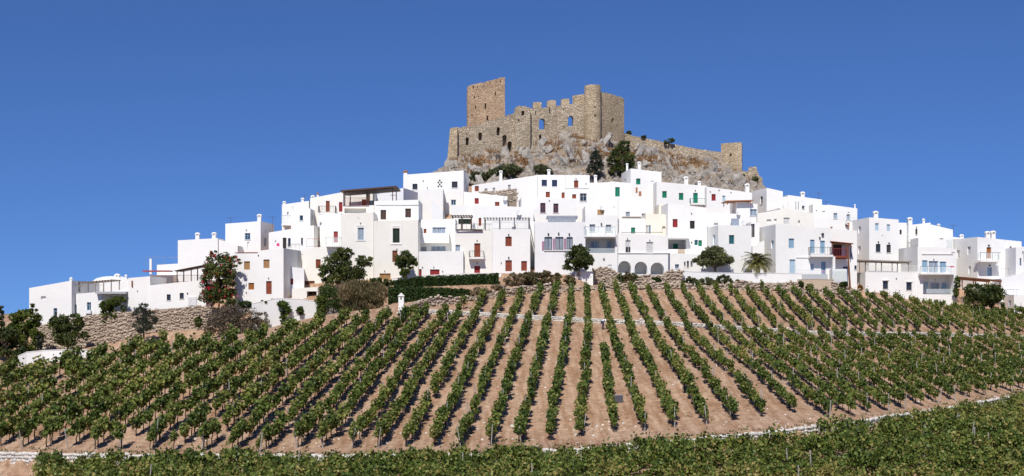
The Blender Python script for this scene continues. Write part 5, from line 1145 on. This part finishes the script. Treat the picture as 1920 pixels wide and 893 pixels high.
# orange dry grass on the castle rock
tc = np.array(tuft_c); g = np.random.default_rng(91)
ex = []
for (px, py, ax, ay, k) in ((925, 292, 26, 10, 120), (1000, 264, 40, 6, 130), (1045, 278, 30, 8, 60), (1200, 300, 120, 25, 330), (890, 312, 40, 12, 90), (1300, 310, 80, 20, 130), (1090, 262, 20, 6, 40), (968, 300, 20, 14, 60), (985, 322, 12, 8, 40), (1110, 290, 60, 25, 90)):
    for _ in range(k): ex.append(at(px + g.normal() * ax * .5, py + g.normal() * ay * .5, 224.0))
tc = np.vstack([tc, ex]); tc = tc[(tc[:, 1] > 224) & (tc[:, 1] < 258)]; tc[:, 2] = rockz(tc[:, :1], tc[:, 1:2])[:, 0]
Cc = np.repeat(tc, 24, 0) + g.normal(0, 1, (len(tc) * 24, 3)) * np.array([.42, .42, .1]); Cc[:, 2] += .12
V, Q = leaf_quads(Cc, .26, g, .18, -.9)
prop(link('dry_grass', np_mesh('dry_grass', V, Q, g.random(len(Q))), 'rust_grass'), 'rust-coloured dry grass tufts among the castle boulders', 'grass', kind='stuff')

# ================================================================ vineyard
def vine_variant(i, leafn=190, leaf=.12):
    g = np.random.default_rng(300 + i); L_ = 1.4
    k = 11; cx_ = g.uniform(-L_ / 2, L_ / 2, k); cz_ = .92 + g.uniform(-.2, .5, k); cy_ = g.normal(0, .10, k)
    cid = g.integers(0, k, leafn); d = g.normal(size=(leafn, 3)); d /= np.linalg.norm(d, axis=1)[:, None]
    Cc = np.stack([cx_[cid], cy_[cid], cz_[cid]], 1) + d * np.array([.28, .20, .23]) * g.uniform(.5, 1.15, (leafn, 1))
    sh = g.random(leafn) < .1; Cc[sh, 2] += g.uniform(.05, .42, sh.sum()); Cc[:, 2] = np.maximum(Cc[:, 2], .4)
    V, Q = leaf_quads(Cc, leaf, g, .8); tint = np.clip(.36 + g.normal(0, .2, leafn) + (g.uniform(-.2, .22, k))[cid], 0, .98)
    mb = MB(); x0 = g.uniform(-.1, .1); w1 = g.uniform(-.09, .09)
    mb.tube([(x0, 0, -.15), (x0 + w1, .03, .35), (x0 - w1, -.02, .7), (x0 + w1, 0, .9)], [.05, .04, .034, .03], 5)
    mb.tube([(x0 - w1, -.02, .68), (x0 + .3, .02, .9), (x0 + .55, 0, .95)], [.026, .02, .012], 4); mb.tube([(x0 - w1, -.02, .68), (x0 - .3, -.02, .9), (x0 - .55, 0, .97)], [.026, .02, .012], 4)
    tv = np.array(mb.v); tf = []
    for f in mb.f:
        if len(f) == 4: tf.append(f)
    return V, Q, tint, tv, np.array(tf)
NV = 10; VAR = [vine_variant(i) for i in range(NV)]
VARF = [vine_variant(i + 40, 430, .085) for i in range(NV)]
for v in VARF: v[2][:] = np.clip(v[2] * 1.15 + .14, 0, 1)       # closer field vines, finer leaves
VM = [(np_mesh('vine_foliage', v[0], v[1], v[2]), np_mesh('vine_trunk', v[3], v[4])) for v in VARF]
for a, b_ in VM: a.materials.append(MATS['vine_leaf']); b_.materials.append(MATS['vine_bark'])
BND = np.array([at(*p) for p in ((-160, 735), (0, 716), (100, 697), (170, 682), (260, 664), (390, 652), (480, 640), (560, 625), (620, 612), (700, 603), (765, 596))])
vines, posts = [], []           # (x, y, angle, scale, kind)
gv = np.random.default_rng(17)
def upper_low(x): return np.where(x < MID[0, 0], wy(BND, x) - .6, wy(MID, x) - 1.6)
def run_row(p, d, y0, y1, kind, skip=.05, post0=True, sc=1.0):
    d = d / d[1]; y = y0; ang = math.atan2(d[1], d[0]); first = True; nxt = y0
    while y < y1:
        x = p[0] + d[0] * (y - p[1])
        if abs(x) < .54 * y + 4:
            if first and post0 and gv.random() < .75: posts.append((x + .05, y - .55, gv.uniform(-.12, .2), gv.uniform(-.22, .12), gv.uniform(1.35, 1.75))); first = False; nxt = y + 6
            elif y > nxt and gv.random() < .3: posts.append((x + gv.normal() * .08, y + .4, gv.normal() * .05, gv.normal() * .05, gv.uniform(1.7, 2.05))); nxt = y + gv.uniform(5, 9)
            if gv.random() > skip: vines.append((x + gv.normal() * .09, y + gv.normal() * .1, ang + gv.normal() * .08, sc * (gv.uniform(.80, 1.12) if gv.random() > .1 else gv.uniform(.6, .8)) * (1 + .13 * min(1, max(0, (-8 - x) / 14)) + .05 * min(1, max(0, (-20 - x) / 10)) - .12 * (x > 16)), kind))
        y += gv.uniform(.86, 1.06)
lowL = [((1090, 818), (1104, 620)), ((1030, 828), (1066, 620)), ((975, 832), (1026, 620)), ((919, 836), (989, 620)), ((862, 838), (955, 620)), ((812, 838), (919, 620)), ((760, 838), (882, 620)), ((709, 839), (848, 620)), ((659, 840), (818, 620)), ((605, 840), (778, 620)), ((555, 840), (750, 620))]
lowR = [((1207, 808), (1142, 620)), ((1263, 802), (1179, 620)), ((1323, 796), (1216, 620)), ((1376, 788), (1251, 620)), ((1434, 783), (1286, 620)), ((1490, 776), (1326, 620))]
def rows_from(pairs): 
    out = []
    for a, b_ in pairs: A, B = at(*a), at(*b_); out.append((A[:2], B[:2] - A[:2], A[1]))
    return out
rl, rr = rows_from(lowL), rows_from(lowR)
for lst, sgn in ((rl, -1), (rr, 1)):
    p, d, ys_ = lst[-1]; d = d / np.linalg.norm(d); nrm = np.array([d[1], -d[0]]) * sgn
    for k in range(1, 26):
        q = p + nrm * 2.2 * k; lst.append((q, d, None))
for lst in (rl, rr):
    for p, d, ys_ in lst:
        d = d / d[1]; x0 = p[0]; y0 = p[1]
        for _ in range(6): y0 = float(wy(LOW, p[0] + d[0] * (y0 - p[1]))) + (2.0 if p[0] < 10 else 2.9)
        if ys_ is not None: y0 = ys_ + .3
        yy = np.arange(y0, 185, .4); xx = p[0] + d[0] * (yy - p[1]); ok = np.where(yy > upper_low(xx))[0]; y1 = yy[ok[0]] if len(ok) else 185
        run_row(p, d, y0, y1, 'row', .06 if xx[0] > -20 else .08)
A, B = at(1150, 811), at(1132, 668); run_row(A[:2], B[:2] - A[:2], A[1], B[1], 'row', 0.02)
up = [((898, 586), (915, 551)), ((933, 589), (952, 547)), ((965, 590), (985, 545)), ((1000, 592), (1016, 545)), ((1035, 592), (1043, 547)), ((1070, 594), (1070, 546)), ((1103, 596), (1099, 547)), ((1140, 598), (1127, 550)), ((1175, 600), (1152, 543)), ((1210, 602), (1180, 540)), ((1243, 604), (1211, 541)), ((1283, 605), (1244, 541)), ((1318, 607), (1276, 541))]
ru = rows_from(up); p, d, _ = ru[-1]; d = d / np.linalg.norm(d)
for k in range(1, 24): ru.append((p + np.array([d[1], -d[0]]) * 2.2 * k, d, None))
for p, d, ys_ in ru:
    d = d / d[1]; y0 = p[1]
    for _ in range(6): y0 = float(wy(MID, p[0] + d[0] * (y0 - p[1]))) + 2.3
    yy = np.arange(y0, 200, .4); xx = p[0] + d[0] * (yy - p[1]); ok = np.where(yy > wy(TOP, xx) - .8)[0]; y1 = yy[ok[0]] if len(ok) else 190
    run_row(p, d, y0, y1, 'upper', .03)
A = at(870, 580); vines.append((A[0], A[1], 1.4, 1.0, 'upper'))
# vine field below the lower wall: rows across the slope, grown together
y = 66.0
while y < 135:
    x = -50 + gv.uniform(0, 1)
    while x < 72:
        yy = y + .06 * x * (1 if x > 0 else .2) + gv.normal() * .18; lw = float(wy(LOW, x)); zz = hz(x, yy); pxx = CX + F * x / yy
        if yy < lw - 1.5 and 84 < pxx < 2150 and H0 - F * (zz + 2.2) / yy < 905 and gv.random() > .11: vines.append((x, yy, gv.uniform(-.6, .6), gv.uniform(.9, 1.36), 'field'))
        if yy < lw - 1.5 and 84 < pxx < 2150 and gv.random() < .045 and H0 - F * (zz + 2.2) / yy < 890: posts.append((x, yy - .3, gv.normal() * .06, gv.normal() * .06, gv.uniform(1.95, 2.3)))
        x += gv.uniform(1.0, 1.35)
    y += 1.75
vx = np.array([v[0] for v in vines]); vy = np.array([v[1] for v in vines]); vz = hgt(vx, vy)
pyc = H0 - F * (vz + 1.2) / vy; pxc = CX + F * vx / vy
vis = (pyc < 888) & (pxc > 5) & (pxc < 1915)
order = np.argsort(np.where(vis, vy, 1e6)); near = set(order[:300].tolist())
LAB = {'field': ('bushy grapevine in the dense vine field below the pale lower wall', 'vines of the field below the lower wall'), 'row': ('grapevine at the lower end of a trained row just above the pale lower wall', 'vines at the lower ends of the rows'), 'upper': ('grapevine in the upper block', 'vines of the upper block')}
SV, SQ, ST, TV, TQ = [], [], [], [], []; no = to = 0
for i, (x, y, an, sc, kd) in enumerate(vines):
    k = int(gv.integers(0, NV)); z = vz[i]
    if i in near:
        r_ = empty('grapevine', (x, y, z), LAB[kd][0], 'grapevine', LAB[kd][1]); r_.rotation_euler = (0, 0, an); r_.scale = (sc, sc, sc * gv.uniform(.85, 1.2))
        for nm, me in (('foliage', VM[k][0]), ('trunk', VM[k][1])):
            o = bpy.data.objects.new(nm, me); COL.objects.link(o); o.parent = r_
        continue
    V, Q, t, tv, tq = (VARF if kd == 'field' else VAR)[k]; M = np.array([[math.cos(an), math.sin(an), 0], [-math.sin(an), math.cos(an), 0], [0, 0, 1]]) * sc; fl = gv.uniform(.92, 1.12)
    SV.append(V @ M * np.array([1, 1, fl]) + (x, y, z)); SQ.append(Q + no); no += len(V); ST.append(np.clip(t + gv.normal(0, .14) + .18 + .22 * noise.noise(Vector((x * .09, y * .07, 1.5))), 0, 1))
    TV.append(tv @ M + (x, y, z)); TQ.append(tq + to); to += len(tv)
mass = prop(link('vineyard_rows', np_mesh('vineyard_rows', np.concatenate(SV), np.concatenate(SQ), np.concatenate(ST)), 'vine_leaf'), 'long green rows of grapevines climbing the brown slope to the village', 'vineyard', kind='stuff')
tk = link('trunks', np_mesh('trunks', np.concatenate(TV), np.concatenate(TQ)), 'vine_bark', mass); tk['kind'] = 'stuff'
# trellis posts
mb = MB(); mb.tube([(0, 0, -.3), (0, 0, 1.0), (0, 0, 1.0001), (0, 0, 1.9)], [.045, .042, .042, .038], 6); me_p = mb.build('trellis_post', 'post_wood'); pm = me_p.data; bpy.data.objects.remove(me_p)
def pxpos(p): return CX + F * p[0] / p[1]
posts = [p for p in posts if -10 < pxpos(p) < 1930]
if len(posts) > 290: idx = np.sort(gv.permutation(len(posts))[:290]); posts = [posts[i] for i in idx]
for (x, y, tx, ty, hh) in posts:
    o = bpy.data.objects.new('trellis_post', pm); COL.objects.link(o); o.location = (x, y, hz(x, y)); o.rotation_euler = (tx, ty, gv.uniform(0, 6)); o.scale = (1, 1, hh / 1.9)
    f_ = y < float(wy(LOW, x)); prop(o, 'weathered grey trellis post standing in the vine field below the lower wall' if f_ else 'weathered grey trellis post in one of the vine rows on the slope', 'post', 'posts of the lower vine field' if f_ else 'posts of the sloping vine rows')
print('vines', len(vines), 'field', sum(v[4] == 'field' for v in vines), 'posts', len(posts), 'boulders', nb)
# loose pale stones on the soil
g = np.random.default_rng(5); V, Q = [], []; cnt = 0
while cnt < 520:
    if cnt < 120: px, py = g.choice([1480, 960, 1130, 740, 1390, 650]) + g.normal() * 45, g.choice([800, 836, 815]) + g.normal() * 12
    else: px, py = g.uniform(100, 1900), g.uniform(610, 850)
    p = at(px, py); 
    if p[1] < float(wy(LOW, p[0])) + .6: cnt += 1; continue
    s = abs(g.normal()) * .045 + .025; i = len(V); ax = g.uniform(0, 3)
    for dx, dy, dz in ((-1, -1, -.6), (1, -1, -.6), (1, 1, -.6), (-1, 1, -.6), (-.6, -.6, .5), (.7, -.5, .6), (.5, .6, .45), (-.6, .5, .55)):
        V.append((p[0] + s * (dx * math.cos(ax) - dy * math.sin(ax)), p[1] + s * (dx * math.sin(ax) + dy * math.cos(ax)), p[2] + .04 + s * dz))
    for q in ((4, 5, 6, 7), (0, 1, 5, 4), (1, 2, 6, 5), (2, 3, 7, 6), (3, 0, 4, 7)): Q.append([i + t for t in q])
    cnt += 1
prop(link('loose_stones', np_mesh('loose_stones', V, Q), 'pale_stone'), 'pale loose stones scattered on the vineyard soil', 'stones', kind='stuff')
# dry weeds along the row feet and the lower wall
g = np.random.default_rng(6); wx = []
for x, y, an, sc, kd in vines:
    if kd != 'field' and g.random() < .10: wx.append((x + g.normal() * .35, y + g.normal() * .4))
for _ in range(260): t = g.uniform(LOW[0, 0], LOW[-1, 0]); wx.append((t, float(wy(LOW, t)) + abs(g.normal()) * .8 + .5))
wx = np.array(wx); wz = hgt(wx[:, 0], wx[:, 1]); Cc = np.repeat(np.column_stack([wx, wz + .06]), 9, 0) + g.normal(0, 1, (len(wx) * 9, 3)) * np.array([.14, .14, .03])
V, Q = leaf_quads(Cc, .11, g, .25, -.8)
prop(link('weeds', np_mesh('weeds', V, Q, g.random(len(Q))), 'olive_leaf'), 'small weeds on the vineyard soil and along the lower wall', 'weeds', kind='stuff')
# dusty track at the lower left
tr = []
for px, py in ((-160, 874), (0, 869), (80, 872), (80, 905), (0, 905), (-160, 905)):
    r_ = ray(px, py); D_ = 80.0
    for _ in range(12): D_ = hz(r_[0] * D_, D_) / r_[2]
    tr.append((r_[0] * D_, D_))
px_ = xs[(xs >= -60) & (xs <= tr[2][0])]; py_ = ys[(ys >= min(t[1] for t in tr) - 4) & (ys <= float(wy(LOW, tr[1][0])) - 1.3)]
prop(link('path', grid_mesh('path', px_, py_, lambda X, Y: hgt(X, Y) + .05 * vnoise(X, Y, .9) + .02), 'dusty_track'), kind='structure')

# ---------------------------------------------------------------- small things
# white wayside shrine
b = P3(752, 598, 153); b.z = hz(b.x, b.y) - .1; sh_ = empty('wayside_shrine', tuple(b), 'slim white wayside shrine with gabled top beside the vine rows', 'shrine')
fr = Fr(b, (1, 0, 0), (0, -1, 0)); mb = MB(); hw, H_ = .34, 2.15
mb.box(fr, -hw - .14, hw + .14, -.3, .22, -hw * 2 - .1, .14); mb.build('plinth', 'white', sh_)
mb = MB(); panel(mb, fr, [(-hw, .22), (hw, .22), (hw * .92, H_), (-hw * .92, H_)], [(archpts(-.12, .12, H_ - .42, H_ - .08, 6), .3, True)])
for s in (-1, 1): q = [fr.pt(s * hw, .22), fr.pt(s * hw, .22, -hw * 2), fr.pt(s * hw * .92, H_, -hw * 2), fr.pt(s * hw * .92, H_)]; mb.quad(*(q if s > 0 else q[::-1]))
mb.quad(fr.pt(hw, .22, -hw * 2), fr.pt(-hw, .22, -hw * 2), fr.pt(-hw * .92, H_, -hw * 2), fr.pt(hw * .92, H_, -hw * 2)); mb.build('shaft', 'white', sh_)
mb = MB(); a, o_ = hw * .92 + .1, .1
for d0, d1 in ((-hw * 2 - o_, o_),):
    mb.quad(fr.pt(-a, H_, d1), fr.pt(a, H_, d1), fr.pt(0, H_ + .4, d1)); mb.quad(fr.pt(a, H_, d0), fr.pt(-a, H_, d0), fr.pt(0, H_ + .4, d0))
    mb.quad(fr.pt(-a, H_, d0), fr.pt(-a, H_, d1), fr.pt(0, H_ + .4, d1), fr.pt(0, H_ + .4, d0)); mb.quad(fr.pt(a, H_, d1), fr.pt(a, H_, d0), fr.pt(0, H_ + .4, d0), fr.pt(0, H_ + .4, d1)); mb.quad(fr.pt(-a, H_, d0), fr.pt(a, H_, d0), fr.pt(a, H_, d1), fr.pt(-a, H_, d1))
mb.build('gable_roof', 'white', sh_)
# crates between the rows
def crate(p, z, label, rot):
    c = empty('crate', (p[0], p[1], z), label, 'crate'); e = (math.cos(rot), math.sin(rot), 0); fr = Fr((p[0], p[1], z), e, (math.sin(rot), -math.cos(rot), 0)); hw, hd, H_ = .31, .22, .3; mb = MB()
    for s in (-hw, hw):
        for d in (-hd, hd): mb.box(fr, s - .025, s + .025, 0, H_, d - .025, d + .025)
    mb.box(fr, -hw + .03, hw - .03, .01, .03, -hd + .03, hd - .03); mb.build('frame', 'crate', c)
    for zz in (.02, .09, .16, .23):
        for d in (-hd, hd): mb = MB(); mb.box(fr, -hw + .026, hw - .026, zz, zz + .05, d - .012, d + .012); mb.build('slat', 'crate', c)
        for s in (-hw, hw): mb = MB(); mb.box(fr, s - .012, s + .012, zz, zz + .05, -hd + .026, hd - .026); mb.build('slat', 'crate', c)
    return c, fr
p = at(1160, 755); z = hz(p[0], p[1]) + .0
crate(p, z, 'lower slatted grey crate on the soil between two vine rows', .05); c2, fr2 = crate(p, z + .302, 'upper slatted grey crate, stacked on another and covered with a pale lid', .08)
mb = MB(); mb.box(fr2, -.33, .33, .302, .33, -.24, .24); mb.build('lid', 'greyp', c2)
# rusty pole and flagpole
def pole(label, a, b_, D, r0, r1, mat, name='pole'):
    A = P3(a[0], a[1], D); B = P3(b_[0], b_[1], D); A.z = min(A.z, hz(A.x, A.y)) ; root = empty(name, tuple(A), label, 'pole'); mb = MB(); mb.tube([A - Vector((0, 0, .3)), A.lerp(B, .5), B], [r0, (r0 + r1) / 2, r1], 8); mb.build('shaft', mat, root)
    fr = Fr(B, (1, 0, 0), (0, -1, 0)); mb = MB(); mb.box(fr, -r1 * 1.5, r1 * 1.5, .002, .08, -r1 * 1.5, r1 * 1.5); mb.build('cap', mat, root)
pole('leaning rusty brown pole in front of the red balcony', (1595, 552), (1589, 459), 180.2, .16, .11, 'rust')
pole('thin white flagpole in front of the upper hedge', (870, 538), (870.5, 508), 175.2, .05, .035, 'whitepaint', 'flagpole')

# worker stooping over a vine
def skin_obj(name, mat, parent, verts, edges, rad, root_i=0, sub=2):
    me = bpy.data.meshes.new(name); me.from_pydata(verts, edges, []); o = link(name, me, mat, parent)
    o.modifiers.new('skin', 'SKIN'); 
    for v, r_ in zip(me.skin_vertices[0].data, rad): v.radius = (r_, r_); v.use_root = False
    me.skin_vertices[0].data[root_i].use_root = True
    m_ = o.modifiers.new('sub', 'SUBSURF'); m_.levels = sub; m_.render_levels = sub
    return o
p = at(1129.5, 618); wk = empty('person', (p[0], p[1], hz(p[0], p[1])), 'person in white shirt and dark trousers stooping beside a vine row', 'person'); wk.rotation_euler = (0, 0, R(-25))
# local frame: +x is the way the worker faces, z up
J = {'pel': (0, 0, .86), 'waist': (.10, 0, .98), 'chest': (.34, 0, 1.10), 'neck': (.52, 0, 1.16), 'head': (.62, 0, 1.17), 'crown': (.73, 0, 1.15),
     'shL': (.42, .19, 1.10), 'elL': (.50, .26, .84), 'wrL': (.66, .22, .66), 'haL': (.73, .20, .60), 'shR': (.42, -.19, 1.10), 'elR': (.54, -.25, .86), 'wrR': (.74, -.18, .74), 'haR': (.81, -.15, .70),
     'hipL': (.0, .10, .82), 'knL': (.07, .12, .46), 'anL': (-.02, .12, .08), 'toL': (.16, .14, .04), 'hipR': (0, -.10, .82), 'knR': (.12, -.12, .46), 'anR': (.04, -.12, .08), 'toR': (.22, -.13, .04)}
ks = list(J); E_ = [('pel', 'waist'), ('waist', 'chest'), ('chest', 'neck'), ('neck', 'head'), ('head', 'crown')] + [q for s in 'LR' for q in (('chest', 'sh' + s), ('sh' + s, 'el' + s), ('el' + s, 'wr' + s), ('wr' + s, 'ha' + s), ('pel', 'hip' + s), ('hip' + s, 'kn' + s), ('kn' + s, 'an' + s), ('an' + s, 'to' + s))]
RAD = dict(pel=.13, waist=.125, chest=.14, neck=.055, head=.095, crown=.075)
for s in 'LR': RAD.update({'sh' + s: .07, 'el' + s: .045, 'wr' + s: .032, 'ha' + s: .035, 'hip' + s: .095, 'kn' + s: .06, 'an' + s: .045, 'to' + s: .04})
vs = [J[k] for k in ks]; vs_f = list(vs); es = [(ks.index(a), ks.index(b_)) for a, b_ in E_]; rd = [RAD[k] for k in ks]
for s in 'LR':                                   # fingers and thumb
    h_ = ks.index('ha' + s); hx, hy, hz_ = J['ha' + s]; sg = 1 if s == 'L' else -1
    for k, (dx, dy, dz) in enumerate(((.07, .03, -.05), (.085, .012, -.055), (.08, -.008, -.06), (.065, -.026, -.055), (.03, -.055 * sg, -.01))):
        vs_f.append((hx + dx * .6, hy + dy, hz_ + dz * .5)); vs_f.append((hx + dx, hy + dy * 1.1, hz_ + dz)); n0 = len(vs_f) - 2; es += [(h_, n0), (n0, n0 + 1)]; rd += [.011, .009]
skin_obj('body', 'skin', wk, vs_f, es, rd)
def sub_skin(name, mat, keys, grow, extra=None):
    ed = [(keys.index(a), keys.index(b_)) for a, b_ in E_ if a in keys and b_ in keys]; skin_obj(name, mat, wk, [J[k] for k in keys], ed, [RAD[k] + grow for k in keys])
sub_skin('trousers', 'trousers', ['pel', 'hipL', 'knL', 'anL', 'hipR', 'knR', 'anR'], .028)
sub_skin('shirt', 'shirt', ['waist', 'pel', 'chest', 'shL', 'elL', 'shR', 'elR'], .032)
mb = MB(); q = Vector(J['head']); mb.lathe((q.x + .05, 0, q.z + .03), [(.125, 0), (.125, .05), (.1, .11), (.04, .14), (.005, .145)], 12); mb.lathe((q.x + .09, 0, q.z + .022), [(.15, 0), (.15, .012)], 12); mb.build('cap', 'cap', wk, org=(0, 0, 0))
for s in 'LR':
    a = Vector(J['an' + s]); mb = MB(); mb.lathe((a.x + .07, a.y, 0.0), [(.06, 0), (.062, .05), (.05, .09), (.02, .11)], 10, sx=2.1); mb.build('shoe', 'shoe', wk, org=(0, 0, 0))
